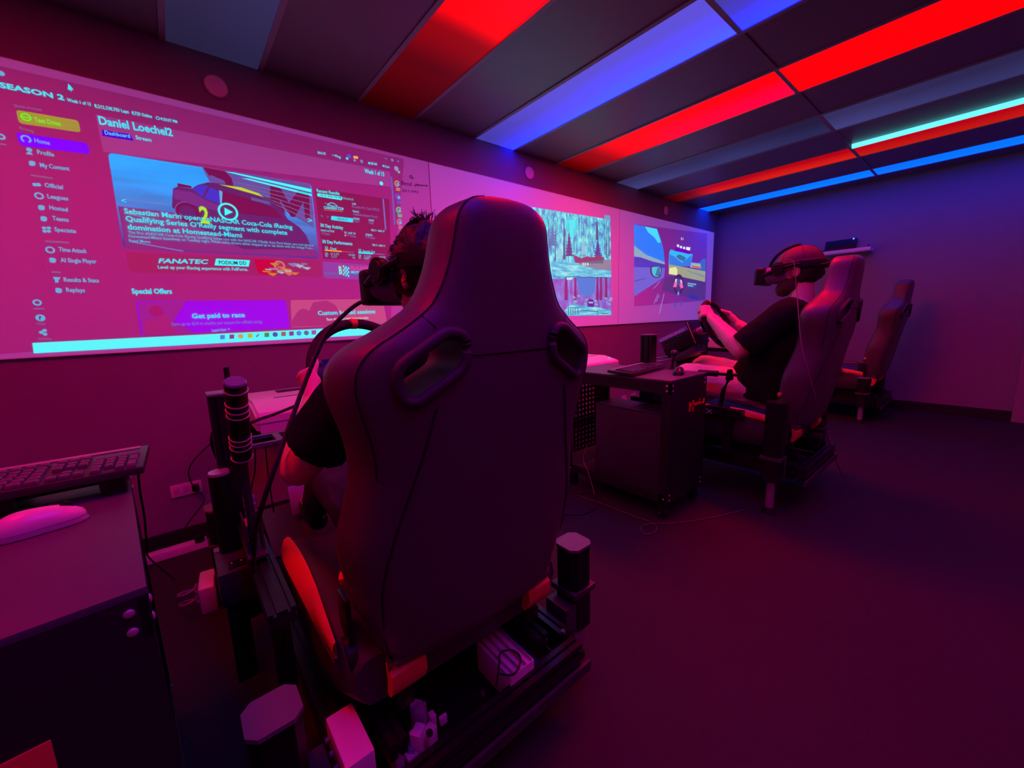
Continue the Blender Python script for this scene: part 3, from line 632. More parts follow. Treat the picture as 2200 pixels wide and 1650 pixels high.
flat_poly('snow_shade', [f7(560, 780), f7(966, 745), f7(966, 900), f7(720, 870), f7(520, 810)], light((.20, .32, .45), .7, .2), fp, 6)
for x in (575, 605, 640): flat_poly('sign', [f7(x, 790), f7(x+18, 793), f7(x+16, 830), f7(x-2, 827)], light((.7, .9, .9), .9), fp, 7)
WOOD = pic_mat('projected woodland', [(.32, (.16, .04, .30)), (.48, (.10, .15, .7)), (.6, (.08, .3, .9)), (.75, (.5, .5, .9))], (14, 1, 9), 0, .8, .25)
flat_poly('woodland_picture', [(1020, 604), f7(190, 1000), f7(460, 975), f7(967, 992), f7(968, 1500), (1020, 686)], WOOD, fp, 2)
flat_poly('sky_gap', [f7(490, 985), f7(760, 990), f7(740, 1200), f7(640, 1260), f7(540, 1200)], light((.02, .25, .85), .8), fp, 3)
for x, wd in ((355, 40), (480, 32), (780, 28), (830, 30), (900, 34)): flat_poly('tree_trunk', [f7(x-wd*.4, 990), f7(x+wd*.4, 990), f7(x+wd*.6, 1300), f7(x-wd*.6, 1300)], light((.22, .04, .28), .5, .25), fp, 4)
flat_poly('snow_road', [f7(330, 1440), f7(430, 1350), f7(560, 1370), f7(740, 1390), f7(967, 1440), f7(968, 1502), f7(380, 1512)], SNOW, fp, 5)
for k in range(14):
    x = 420+random.random()*520; y = 1230+random.random()*130
    flat_poly('snow_clump', [f7(x, y), f7(x+30, y-12), f7(x+52, y+14), f7(x+20, y+26)], light((.35, .5, .85), .7), fp, 5)
flat_poly('rally_car', [f7(640, 1310), f7(670, 1285), f7(715, 1290), f7(735, 1330), f7(730, 1395), f7(645, 1390)], light((.10, .03, .5), .6, .12), fp, 7); flat_poly('rally_car', [f7(655, 1320), f7(720, 1325), f7(718, 1345), f7(658, 1342)], light((.5, .6, .9), .8), fp, 8)
for a, b in (((400, 1395), (520, 1410)), ((545, 1430), (780, 1455)), ((790, 1470), (930, 1480))): flat_poly('fence_rail', [f7(*a), f7(*b), f7(b[0], b[1]+7), f7(a[0], a[1]+7)], light((.05, .1, .3), .4), fp, 8)
for x in (380, 410, 440, 470, 510, 780): flat_poly('fence_post', [f7(x, 1395+.1*(x-380)), f7(x+8, 1395+.1*(x-380)), f7(x+8, 1500), f7(x, 1500)], light((.05, .2, .35), .4), fp, 8)
flat_poly('caption_box', [f7(358, 990), f7(432, 993), f7(432, 1025), f7(358, 1022)], light((.5, .9, .95), .9), fp, 8); flat_poly('divider', [f7(345, 975), f7(968, 990), f7(968, 996), f7(345, 982)], light((.05, .05, .3), .4), fp, 9)

# ---- cockpit view on the far board
cp = thing('projected_cockpit', 'projected view from a racing cockpit with mirror on the farthest board', 'projection', tuple(W((1440, 580))))
g = lambda x, y: (1350+.12726*x, 470+.12726*y)
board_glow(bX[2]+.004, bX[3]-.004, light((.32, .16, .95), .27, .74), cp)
flat_poly('page_area', [g(95, 90), g(1330, 250), g(1305, 1380), g(95, 1480)], light((.10, .04, .50), .3, .74), cp, 1.5)
SKY = light((.0, .20, 1.0), .95)
flat_poly('sky', [g(95, 95), g(480, 170), g(540, 320), g(590, 520), g(612, 720), g(300, 650), g(95, 470)], SKY, cp, 2)
flat_poly('sky_gap', [g(275, 132), g(478, 172), g(548, 400), g(500, 410), g(440, 320), g(330, 230)], light((.05, .72, .95), .95), cp, 3)
flat_poly('hills', [g(95, 450), g(180, 520), g(300, 610), g(480, 680), g(612, 735), g(612, 770), g(400, 720), g(200, 650), g(95, 640)], light((.30, .50, .65), .8), cp, 4)
flat_poly('verge', [g(95, 630), g(250, 660), g(612, 765), g(612, 830), g(95, 820)], light((.08, .05, .62), .8), cp, 3)
flat_poly('road', [g(95, 815), g(612, 830), g(600, 990), g(95, 1310)], light((.16, .14, .75), .85), cp, 4)
flat_poly('road_line', [g(95, 1045), g(300, 1000), g(300, 1010), g(95, 1060)], light((.1, .08, .5), .6), cp, 5)
flat_poly('mirror_shell', [g(370, 800), g(540, 790), g(560, 860), g(530, 990), g(440, 1000), g(380, 950), g(360, 880)], light((.05, .03, .2), .4, .3), cp, 6, .03)
flat_poly('mirror_glass', [g(385, 815), g(530, 805), g(545, 870), g(515, 975), g(450, 985), g(395, 935)], light((.06, .6, .85), .85), cp, 7, .03)
for k in (0, 26, 50): flat_poly('mirror_line', [g(490+k*.6, 815), g(500+k*.6, 815), g(465+k, 965), g(448+k, 965)], light((.03, .1, .45), .5), cp, 8)
flat_poly('wing_sky', [g(690, 560), g(720, 515), g(780, 545), g(1085, 600), g(1060, 740), g(1000, 800), g(680, 770)], light((.02, .5, .95), .95), cp, 2)
flat_poly('mountain', [g(800, 640), g(850, 600), g(900, 620), g(970, 660), g(940, 720), g(860, 690)], light((.05, .25, .6), .6), cp, 4)
flat_poly('sky', [g(690, 600), g(760, 630), g(905, 745), g(1070, 610), g(1050, 800), g(690, 800)], light((.03, .22, .9), .85), cp, 3)
flat_poly('desert', [g(680, 770), g(800, 790), g(1000, 830), g(1300, 890), g(1290, 1065), g(900, 980), g(680, 935)], light((.38, .42, .28), .85), cp, 4)
flat_poly('sun_glare', [g(690, 830), g(800, 815), g(825, 870), g(820, 950), g(680, 930)], light((.75, .8, .35), 1), cp, 5)
flat_poly('desert_road', [g(980, 870), g(1300, 960), g(1292, 1000), g(990, 890)], light((.3, .4, .5), .7), cp, 5)
flat_poly('peak', [g(1190, 740), g(1280, 665), g(1305, 690), g(1298, 900), g(1100, 830)], light((.05, .18, .75), .7), cp, 3)
flat_poly('visor_band', [g(785, 480), g(1040, 540), g(1030, 600), g(790, 545)], light((.18, .0, .6), .8), cp, 6)
for x, y in ((835, 455), (885, 478), (938, 494)): flat_poly('shift_light', [g(x-16, y-20), g(x+16, y-14), g(x+14, y+22), g(x-16, y+16)], light((.8, .85, .95), 1), cp, 7)
flat_poly('shift_light', [g(975, 478), g(1042, 485), g(1030, 540), g(972, 525)], light((.8, .85, .95), 1), cp, 7)
text('51', g(885, 355), g(925, 360), 5, light((.8, .8, .9), .9), cp)
flat_poly('other_car', [g(1060, 740), g(1210, 760), g(1225, 840), g(1040, 820)], light((.3, .6, .7), .8), cp, 6); flat_poly('tail_lights', [g(1060, 785), g(1222, 815), g(1222, 845), g(1065, 815)], light((.95, .1, .1), .9), cp, 7)
flat_poly('dashboard', [g(610, 985), g(820, 960), g(1000, 1010), g(1295, 1070), g(1290, 1360), g(1180, 1370), g(1010, 1330), g(700, 1250), g(560, 1200)], light((.07, .05, .34), .5, .3), cp, 3)
flat_poly('dash_screen', [g(980, 1065), g(1155, 1090), g(1140, 1180), g(995, 1150)], light((.02, .10, .5), .5, .3), cp, 5)
for r_ in range(2):
    for q in range(6 - 2*r_): flat_poly('dash_light', [g(1000+q*24, 1080+r_*35+q*3), g(1016+q*24, 1082+r_*35+q*3), g(1014+q*24, 1105+r_*35+q*3), g(998+q*24, 1103+r_*35+q*3)], light((.3, .75, .9), .8), cp, 6)
flat_poly('dash_panel', [g(1010, 1260), g(1170, 1300), g(1170, 1370), g(1020, 1345)], light((.03, .05, .55), .6), cp, 5)
ring('cockpit_wheel', g(845, 1110), 22, light((.04, .02, .16), .3, .35), cp, 6, .3); ring('wheel_hub', g(845, 1080), 7, light((.1, .15, .45), .6), cp, 7, fill=True)
flat_poly('glove', [g(770, 1075), g(800, 1030), g(815, 1090), g(805, 1155), g(750, 1155)], light((.95, .15, .55), .9), cp, 8); flat_poly('glove', [g(880, 1040), g(905, 1090), g(920, 1160), g(885, 1180), g(860, 1130)], light((.95, .15, .55), .9), cp, 8)
flat_poly('sleeve', [g(785, 1020), g(815, 1015), g(810, 1060), g(780, 1075)], light((.6, .75, .9), .9), cp, 9); flat_poly('sleeve', [g(865, 1035), g(890, 1030), g(905, 1085), g(880, 1085)], light((.6, .75, .9), .9), cp, 9)
ring('badge', g(838, 1260), 4, light((.1, .4, .9), .9), cp, 7, fill=True)
for a, b in (((600, 1270), (520, 1605)), ((500, 1260), (430, 1430)), ((520, 1290), (470, 1400)), ((540, 1050), (420, 1180))): flat_poly('glint', [g(a[0]-5, a[1]), g(a[0]+5, a[1]), g(b[0]+5, b[1]), g(b[0]-5, b[1])], light((.4, .25, .75), .7), cp, 6)
for c in ((775, 1450), (880, 1440)): flat_poly('glint', [g(c[0], c[1]-70), g(c[0]+18, c[1]), g(c[0]+6, c[1]+55), g(c[0]-18, c[1])], light((.15, .1, .7), .6), cp, 6)
# ================================================================== RACING SEATS AND RIGS
# backrest: half width, depth of the middle of the back and of the wing edge, at heights above the seat's own zero
BACK = [(.405, .235, -.005, .045), (.43, .25, -.03, .055), (.47, .268, -.036, .062), (.55, .298, -.04, .07), (.62, .318, -.04, .074), (.70, .328, -.04, .076), (.78, .314, -.042, .068), (.86, .302, -.044, .058),
        (.93, .31, -.045, .055), (.99, .327, -.045, .062), (1.03, .334, -.044, .066), (1.065, .328, -.042, .066), (1.095, .302, -.04, .06), (1.12, .262, -.038, .05), (1.145, .225, -.036, .042),
        (1.175, .19, -.034, .036), (1.215, .168, -.032, .034), (1.26, .152, -.03, .036), (1.30, .143, -.028, .038), (1.34, .135, -.024, .038), (1.365, .120, -.018, .036), (1.382, .096, -.006, .034), (1.39, .065, .006, .032)]
BACK = [(z if z < 1.1 else 1.1+(z-1.1)*.89, w_-(.004 if z < .45 else .012 if z < .6 else .020), a, b) for z, w_, a, b in BACK]
def YB(z): return .74 - .152*(z-.45)
def back_ring(z, w, dc, de):
    t = .055 if z < 1.15 else .05
    q = de-dc
    half = [(0, dc), (.25*w, dc), (.45*w, dc+.002), (.62*w, dc+.08*q), (.76*w, dc+.18*q), (.86*w, dc+.30*q), (.925*w, dc+.44*q), (.968*w, dc+.66*q), (1.0*w, de+.010), (1.0*w, de+.034),
            (.955*w, de+.052+(t-.05)), (.86*w, de+.062+(t-.05)), (.74*w, de+.058), (.6*w, de+.042), (.45*w, de+.030), (.25*w, de+.024), (0, de+.022)]
    return half + [(-a, b) for a, b in half[-2:0:-1]]
def refine(tab, n=3):
    out = []
    for i in range(len(tab)-1):
        p0, p1, p2, p3 = [Vector(tab[max(0, min(len(tab)-1, i+k))]) for k in (-1, 0, 1, 2)]
        for k in range(n):
            t = k/n; out.append(tuple(.5*((2*p1) + (p2-p0)*t + (2*p0-5*p1+4*p2-p3)*t*t + (3*p1-p0-3*p2+p3)*t**3)))
    out.append(tuple(tab[-1])); return out
HOLE = [(.110, 1.112), (.143, 1.121), (.238, 1.061), (.224, 1.008), (.204, 1.000), (.108, 1.056)]
def surf_back(x, z):
    """depth (offset from YB) of the outer back face at lateral offset x and height z"""
    tab = FINE; k = min(range(len(tab)), key=lambda i: abs(tab[i][0]-z)); _, w, dc, de = tab[k]
    half = back_ring(z, w, dc, de)[:9]; x = abs(x)
    for i in range(len(half)-1):
        if half[i][0] <= x <= half[i+1][0]:
            t = (x-half[i][0])/(half[i+1][0]-half[i][0]+1e-9); return half[i][1]*(1-t)+half[i+1][1]*t
    return half[-1][1]
FINE = refine(BACK, 3)
_seatcache = {}
def make_seat(xc, dy, dz, label):
    t = thing('racing_chair', label, 'racing seat', (xc, dy+.95, dz+.30))
    T = lambda x, y, z: Vector((xc+x, dy+y, dz+z))
    parts = []
    if not _seatcache:
        bm = B(); rings = []
        for z, w, dc, de in FINE:
            rings.append([bm.verts.new((x, YB(z)+d, z)) for x, d in back_ring(z, w, dc, de)])
        n = len(rings[0])
        for a, b in zip(rings, rings[1:]):
            for k in range(n): bm.faces.new((a[k], a[(k+1) % n], b[(k+1) % n], b[k]))
        bm.faces.new(rings[0][::-1]); bm.faces.new(rings[-1])
        bmesh.ops.recalc_face_normals(bm, faces=bm.faces)
        cut = []
        for s in (1, -1):
            c = B(); prism(c, [(s*a, b) for a, b in roundpoly(HOLE, .02, 4)], 1, .45, 1.05); bmesh.ops.recalc_face_normals(c, faces=c.faces); cut.append(c)
        bm = evaluate(bm, [('BOOLEAN', dict(operation='DIFFERENCE', solver='EXACT', cutter=cut[0])), ('BOOLEAN', dict(operation='DIFFERENCE', solver='EXACT', cutter=cut[1]))])
        me = bpy.data.meshes.new('backrest'); bm.to_mesh(me); bm.free(); _seatcache['b'] = me
    bm = B(); bm.from_mesh(_seatcache['b']); bmesh.ops.translate(bm, vec=(xc, dy, dz), verts=bm.verts); back = obj('backrest', bm, LEATH, t, ang=45)
    for s in (1, -1):
        bm = B(); path = []
        rp = roundpoly(HOLE, .025, 4)
        for a, b in rp: path.append(T(s*a, YB(b)+surf_back(a, b)-.004, b))
        tube(bm, path, .0105, 10, closed=True)
        obj('belt_slot_trim', bm, LEATH2, back)
        # the tunnel wall of the slot
        bm = B(); va = [bm.verts.new(T(s*a, YB(b)+surf_back(a, b)+.004, b)) for a, b in rp]; vb = [bm.verts.new(T(s*a*.985, YB(b)+.085, b)) for a, b in rp]
        for k in range(len(rp)):
            j = (k+1) % len(rp); bm.faces.new((va[k], va[j], vb[j], vb[k]))
        obj('belt_slot_lining', bm, mat('slot lining', (.10, .095, .12), .5, var=.06), back)
    # seams: cross seam between the slots, side panel seams, headrest side seams
    def seam(pts, r=.0022, m=SEAM, name='seam'):
        bm = B(); tube(bm, [T(x, YB(z)+surf_back(x, z)-.0008, z) for x, z in pts], r, 6); obj(name, bm, m, back)
    seam([(x*.01, 1.075) for x in range(-10, 11)])
    for s in (1, -1):
        side = [(s*.165, .985), (s*.172, .96), (s*.189, .893), (s*.206, .838), (s*.235, .744), (s*.256, .644), (s*.256, .55), (s*.238, .44)]
        sp_ = [(v.x, v.y) for v in smooth_path([(a, b, 0) for a, b in side], 5)]
        seam(sp_, .0022); seam([(a-s*.007, b) for a, b in sp_], .0007, THREAD, 'stitching')
        sp_ = [(s*.925*w_, z_) for z_, w_, _a, _b in FINE if z_ > .86]
        seam(sp_, .0016)
        seam([(s*.176, 1.148), (s*.170, 1.138), (s*.160, 1.126)], .0016)
        # stitching along the outer edge of the headrest and shoulder
        bm = B()
        for i in range(0, len(FINE)-9):
            z, w_, dc, de = FINE[i]
            if z < .9: continue
            p = T(s*w_*.985, YB(z)+de+.002, z); z2, w2, dc2, de2 = FINE[i+1]; q = T(s*w2*.985, YB(z2)+de2+.002, z2)
            for k in range(4):
                a = p.lerp(q, k/4); b = p.lerp(q, k/4+.14); tube(bm, [a, b], .0008, 4)
        obj('edge_stitching', bm, THREAD, back)
        # orange straps under the lower roll and small side tab
        bm = B()
        prof = [(-.002, .400), (-.018, .385), (-.020, .36), (-.010, .335), (.004, .318), (.016, .322), (.010, .36), (.014, .400)]
        prism(bm, [(dy+YB(.38)+.018+a, dz+b) for a, b in prof], 0, xc+s*.158, xc+s*.240)
        obj('orange_strap', bm, ORANGE, t)
        bm = B(); c = T(s*.292, YB(.60)+.125, .60); box(bm, c, (.016, .022, .022), rot=(.4, 0, s*.5), bev=.005); obj('orange_tab', bm, ORANGE, t)
        # hinge plate at the side
        bm = B(); cyl(bm, T(s*.285, .86, .40), T(s*.305, .86, .40), .05, seg=24); box(bm, T(s*.292, .86, .47), (.012, .06, .16), bev=.004); obj('hinge', bm, BLACKM, t)
    bm = B(); tube(bm, [T(x*.02, YB(.41)+.005+.02*(abs(x)/12)**2, .412) for x in range(-12, 13)], .020, 12); obj('lower_roll', bm, LEATH, t)
    # seat cushion: lofted sections along y
    secs = [(.80, .30, .29, .40, .415), (.88, .325, .27, .40, .465), (1.0, .335, .27, .40, .485), (1.14, .338, .27, .40, .485), (1.28, .335, .28, .415, .475), (1.38, .32, .30, .43, .455), (1.43, .28, .33, .41, .41)]
    bm = B(); rings = []
    for y, w_, zb, zc, zs in [tuple(v) for v in refine([tuple(s_) for s_ in secs], 4)]:
        half = [(0, zb), (.6*w_, zb), (.92*w_, zb+.012), (w_, zb+.05), (w_*1.02, (zb+zs)/2), (w_, zs-.025), (.93*w_, zs-.004), (.84*w_, zs), (.74*w_, zs-.015), (.62*w_, (zs+zc)/2-.01), (.5*w_, zc), (0, zc)]
        full = half + [(-a, b) for a, b in half[-2:0:-1]]
        rings.append([bm.verts.new(T(a, y, b)) for a, b in full])
    n = len(rings[0])
    for a, b in zip(rings, rings[1:]):
        for k in range(n): bm.faces.new((a[k], a[(k+1) % n], b[(k+1) % n], b[k]))
    bm.faces.new(rings[0][::-1]); bm.faces.new(rings[-1]); obj('seat_cushion', bm, LEATH2, t)
    for s in (1, -1):
        # orange leaf panel lying on the shoulder of the bolster
        leaf = [(.84, .326, .322), (.92, .332, .318), (1.02, .336, .311), (1.12, .338, .306), (1.22, .338, .303), (1.32, .334, .302), (1.38, .326, .302), (1.40, .318, .306)]
        zt_ = lambda y: .425+.058*math.sin(math.pi*min(1, max(0, (y-.78)/.68)))**.6
        bm = B(); va = [bm.verts.new(T(s*(a+.006), y, zt_(y)-.022)) for y, a, b in leaf]; vb = [bm.verts.new(T(s*((a+b)/2+.004), y, zt_(y)+.006)) for y, a, b in leaf]
        vc = [bm.verts.new(T(s*b, y, zt_(y)+.012)) for y, a, b in leaf]; vd = [bm.verts.new(T(s*((a+b)/2-.002), y, zt_(y)-.03)) for y, a, b in leaf]
        for rowa, rowb in ((va, vb), (vb, vc), (vc, vd), (vd, va)):
            for k in range(len(leaf)-1): bm.faces.new((rowa[k], rowa[k+1], rowb[k+1], rowb[k]))
        obj('orange_panel', bm, ORANGE, t, ang=80)
        bm = B(); tube(bm, smooth_path([T(s*(a+.003), y, zt_(y)-.034) for y, a, b in leaf], 4), .0012, 5); obj('stitching', bm, THREAD, t)
        # slide rail and side mount
        bm = B(); bx(bm, xc+s*.20-.02, xc+s*.20+.02, dy+.78, dy+1.26, dz+.26, dz+.30, .004); obj('slide_rail', bm, BLACKM, t)
    return t

def make_rig(xc, dy, dz, leg, label, ah=.415):
    t = thing('racing_rig', label, 'racing rig', (xc, dy+1.3, 0))
    T = lambda x, y, z: Vector((xc+x, dy+y, dz+z))
    def beam(name, p0, p1, a=.04, b=.08, na=1, nb=2, m=BLACKM, up=(0, 0, 1)):
        bm = B(); sweep(bm, slot_poly(a, b, na, nb), T(*p0), T(*p1), up); return obj(name, bm, m, t, smooth=False)
    for s in (1, -1):
        beam('base_beam', (s*.31, .73, .17), (s*.31, 2.1, .17))
        beam('seat_beam', (s*.22, .74, .225), (s*.22, 1.35, .225), .04, .04, 1, 1)
        beam('side_beam', (s*.37, 1.0, .47), (s*.37, 1.75, .47), .06, .04, 2, 1)
        beam('beam_post', (s*.37, 1.08, .21), (s*.37, 1.08, .45), .04, .04, 1, 1, up=(0, 1, 0))
        beam('upright', (s*.39, 1.62, .13), (s*.39, 1.62, .93), .07, .08, 2, 2, up=(0, 1, 0))
        bm = B(); bx(bm, xc+s*.39-.037, xc+s*.39+.037, dy+1.575, dy+1.665, dz+.93, dz+.938, .002); obj('end_cap', bm, GREY, t)
    beam('cross_beam', (-.32, .70, .16), (.32, .70, .16)); beam('cross_beam', (-.35, 1.40, .17), (.35, 1.40, .17)); beam('cross_beam', (-.35, 2.08, .17), (.35, 2.08, .17))
    bm = B()
    for y0_, y1_ in ((1.585, 1.605), (1.705, 1.725)): bx(bm, xc-.35, xc+.35, dy+y0_, dy+y1_, dz+.735, dz+.747)
    for k in range(7): bx(bm, xc-.35+.1133*k-.01, xc-.35+.1133*k+.012, dy+1.60, dy+1.71, dz+.7355, dz+.7465)
    obj('wheel_deck', bm, mat('blue-grey anodised plate', (.13, .13, .17), .4, var=.08), t, smooth=False)
    bm = B(); bx(bm, xc-.06, xc+.06, dy+1.56, dy+1.66, dz+.747, dz+.86, .006); obj('support_column', bm, BLACK, t)
    bm = B(); bx(bm, xc-.345, xc+.345, dy+.668, dy+.678, dz+.105, dz+.135); obj('rear_plate', bm, DARKG, t, smooth=False)
    # flat base tray between the beams
    bm = B(); bx(bm, xc-.29, xc+.29, dy+.74, dy+1.38, dz+.118, dz+.126); obj('base_tray', bm, BLACKM, t, smooth=False)
    for k in range(5):
        bm = B(); cyl(bm, T(-.3+.15*k, .735, .212), T(-.3+.15*k, .735, .219), .008, seg=12); obj('bolt', bm, STEEL, t)
    # corner actuators
    for s in (1, -1):
        for y in (.81, 1.98):
            hx_ = .047; q = .018
            poly = [(-hx_+q, -hx_), (hx_-q, -hx_), (hx_, -hx_+q), (hx_, hx_-q), (hx_-q, hx_), (-hx_+q, hx_), (-hx_, hx_-q), (-hx_, -hx_+q)]
            bm = B(); c = T(s*.43, y, 0); prism(bm, [(c.x+p[0], c.y+p[1]) for p in poly], 2, dz+.135, dz+.262); body = obj('actuator', bm, BLACKM, t, ang=30)
            bm = B(); prism(bm, [(c.x+p[0]*.96, c.y+p[1]*.96) for p in poly], 2, dz+.262, dz+ah); obj('motor_housing', bm, BLACK, body, ang=30)
            bm = B(); prism(bm, [(c.x+p[0]*1.02, c.y+p[1]*1.02) for p in poly], 2, dz+ah, dz+ah+.009); obj('motor_cap', bm, GREY if ah < .5 else BLACKM, body, ang=30)
            bm = B(); box(bm, (c.x, c.y, dz+.268), (.105, .105, .02), bev=.004); obj('clamp', bm, DARKG, body)
            bm = B(); box(bm, (c.x-s*.06, c.y, dz+.19), (.05, .09, .10), bev=.004); obj('bracket', bm, DARKG, body)
            bm = B(); cyl(bm, (c.x, c.y, .035), (c.x, c.y, dz+.135), .021, seg=20) if leg == 'rod' else box(bm, (c.x, c.y, (dz+.135+.03)/2), (.058, .058, dz+.135-.03), bev=.004)
            obj('leg_rod', bm, ALU, body)
            bm = B(); cyl(bm, (c.x, c.y, 0), (c.x, c.y, .018), .038, .034, seg=24); cyl(bm, (c.x, c.y, .018), (c.x, c.y, .036), .024, .018, seg=20); obj('foot', bm, RUBBER, body)
    # pedal plate and three pedals at the front
    bm = B(); box(bm, T(0, 1.95, .25), (.56, .30, .012), rot=(.35, 0, 0), bev=.003); obj('pedal_plate', bm, DARKG, t)
    for x in (-.14, 0, .14):
        bm = B(); box(bm, T(x, 1.97, .36), (.07, .012, .13), rot=(-.35, 0, 0), bev=.004); cyl(bm, T(x, 1.99, .27), T(x, 1.98, .36), .009, seg=12); obj('pedal', bm, ALU, t)
    return t

def make_wheel(xc, dy, dz, label, base_label, lettering=False):
    c = Vector((xc, dy+1.335, dz+.995)); tilt = math.radians(25)
    ax_u = Vector((0, math.sin(tilt), math.cos(tilt)))      # up along the rim plane (top leans forward)
    ax_x = Vector((1, 0, 0)); ax_n = ax_x.cross(ax_u)       # points back to the driver or forward
    fwd = Vector((0, math.cos(tilt), -math.sin(tilt)))
    t = thing('steering_wheel', label, 'steering wheel', tuple(c))
    Rw = .164
    P = lambda a, r=Rw, f=0: c + ax_x*(r*math.sin(a)) + ax_u*(r*math.cos(a)) + fwd*f
    bm = B(); tube(bm, [P(2*math.pi*k/64) for k in range(64)], .0165, 12, closed=True); rim = obj('rim', bm, mat('wheel suede', (.022, .016, .018), .8, var=.15, bump=.3, bscale=500), t)
    bm = B(); tube(bm, [P(math.radians(-4+8*k/6)) for k in range(7)], .0178, 12); obj('centre_mark', bm, mat('yellow mark', (.85, .42, .05), .6, var=.05), rim)
    bm = B()
    for a in (90, -90, 180):
        ra = math.radians(a); p0, p1 = P(ra, .03, .01), P(ra, Rw-.008, .0); d = (p1-p0); x_, y_, z_ = frame(d, fwd); M = Matrix((x_, y_, z_)).transposed()
        box(bm, (p0+p1)/2, (.032, .006, d.length), rot=M, bev=.002)
    obj('spokes', bm, DARKG, t)
    M = Matrix((ax_x, ax_u, ax_x.cross(ax_u))).transposed()
    bm = B(); box(bm, c+fwd*.03, (.19, .115, .035), rot=M, bev=.01); hub = obj('button_plate', bm, BLACK, t)
    for sx in (-1, 1):
        for k in range(3):
            bm = B(); q = c + ax_x*(sx*.078) + ax_u*(.035-.035*k) + fwd*.012; cyl(bm, q, q-fwd*.012, .008, seg=14); obj('button', bm, [mat('button red', (.6, .05, .05), .4, var=.02), mat('button white', (.6, .6, .6), .4, var=.02), mat('button blue', (.06, .1, .6), .4, var=.02)][k], hub)
        bm = B(); q = c + ax_x*(sx*.085) + fwd*.055 + ax_u*.012; box(bm, q, (.06, .10, .004), rot=M, bev=.0015); obj('shift_paddle', bm, BLACKM, t)
    # wheel base behind it
    bt = thing('wheel_base', base_label, 'wheel base', tuple(c+fwd*.12))
    bm = B(); cyl(bm, c+fwd*.04, c+fwd*.14, .03, seg=24); obj('shaft', bm, ALU, bt)
    bm = B(); box(bm, c+fwd*.27-ax_u*.01, (.15, .13, .26), rot=M, bev=.008); body = obj('motor_body', bm, BLACKM, bt)
    for k in range(6):
        bm = B(); box(bm, c+fwd*.27-ax_u*(.055-.022*k), (.155, .006, .24), rot=M); obj('cooling_rib', bm, BLACK, body, smooth=False)
    bm = B(); box(bm, c+fwd*.145, (.22, .165, .014), rot=M, bev=.006); obj('front_plate', bm, BLACK, bt)
    bm = B(); edge = [c+fwd*.138+ax_x*(-.11)+ax_u*v for v in (-.082, -.03, .03, .082)]; tube(bm, edge, .003, 6); obj('plate_edge', bm, mat('pale edge', (.6, .4, .38), .4, var=.03), bt)
    bm = B(); box(bm, c+fwd*.27-ax_u*.115, (.17, .04, .20), rot=M, bev=.004); obj('mount_plate', bm, DARKG, bt)
    # side label strip
    bm = B(); box(bm, c+fwd*.28+ax_u*.048-ax_x*.080, (.004, .030, .25), rot=M, bev=.001); st = obj('label_strip', bm, mat('pale blue label', (.22, .32, .55), .4, var=.04), bt)
    if lettering:
        A = c+fwd*.395+ax_u*.040-ax_x*.0826; Bq = c+fwd*.19+ax_u*.040-ax_x*.0826
        text('SAMSUNG', 0, 0, 0, mat('label print', (.75, .72, .8), .5, var=.02), st, 'lettering', plane=(A, Bq, .016, ax_u), bold=.03)
    return t

RX = [.505, 2.90, 5.56]; RDY = [0, -.095, -.045]; RDZ = [0, .06, .03]
make_rig(RX[0]-.022, RDY[0], RDZ[0]-.01, 'box', 'black extrusion racing rig frame under the nearest seat')
make_rig(RX[1], RDY[1], RDZ[1], 'rod', 'black racing rig frame raised on steel rods under the man in shorts', .575)
make_rig(RX[2], RDY[2], RDZ[2], 'rod', 'dark racing rig frame in the far corner')
make_seat(RX[0], RDY[0], RDZ[0], 'large black racing seat seen from behind in the foreground')
make_seat(RX[1], RDY[1], RDZ[1], 'black racing seat of the man in beige shorts')
make_seat(RX[2], RDY[2], RDZ[2], 'unlit black racing seat standing empty by the far wall')
make_wheel(RX[0]-.02, RDY[0]+.03, RDZ[0]-.008, 'round black steering wheel with orange mark, left of the foreground seat', 'steering motor box behind the nearest wheel')
make_wheel(RX[1], RDY[1], RDZ[1], 'black steering wheel held by the man in beige shorts', 'ribbed black steering motor with pale blue label strip', True)
make_wheel(RX[2], RDY[2], RDZ[2], 'steering wheel of the empty far rig', 'steering motor box of the empty far rig')
# ================================================================== PEOPLE
def head_frame(yaw, pitch):
    return Euler((pitch, 0, yaw)).to_matrix()        # local y = where the face points
def add_head(bm, c, M, k=1.0):
    def b_(p, s, rot=None, sub=3):
        q = bmesh.ops.create_icosphere(bm, subdivisions=sub, radius=1)
        mm = Matrix.Translation(Vector(c) + M @ (Vector(p)*k)) @ M.to_4x4() @ (Euler(rot).to_matrix().to_4x4() if rot else Matrix()) @ Matrix.Diagonal((s[0]*k, s[1]*k, s[2]*k, 1))
        bmesh.ops.transform(bm, matrix=mm, verts=q['verts'])
    b_((0, -.012, .025), (.076, .096, .092))              # skull
    b_((0, .030, .005), (.068, .066, .085))               # forehead and face
    b_((0, .040, -.058), (.055, .052, .052))              # jaw
    b_((0, .072, -.088), (.026, .022, .020), sub=2)       # chin
    b_((0, .098, -.012), (.013, .020, .026), rot=(-.3, 0, 0), sub=2)   # nose
    b_((0, .090, -.050), (.024, .012, .007), sub=2)       # lips
    b_((0, .088, -.060), (.020, .012, .007), sub=2)
    for s in (1, -1):
        b_((s*.046, .062, -.018), (.022, .020, .018), sub=2)            # cheeks
        b_((s*.030, .084, .022), (.026, .012, .008), sub=2)             # brows
        b_((s*.078, -.008, -.008), (.010, .020, .032), rot=(.2, 0, s*.35), sub=2)   # ears
        b_((s*.082, -.014, .008), (.009, .012, .016), sub=2)
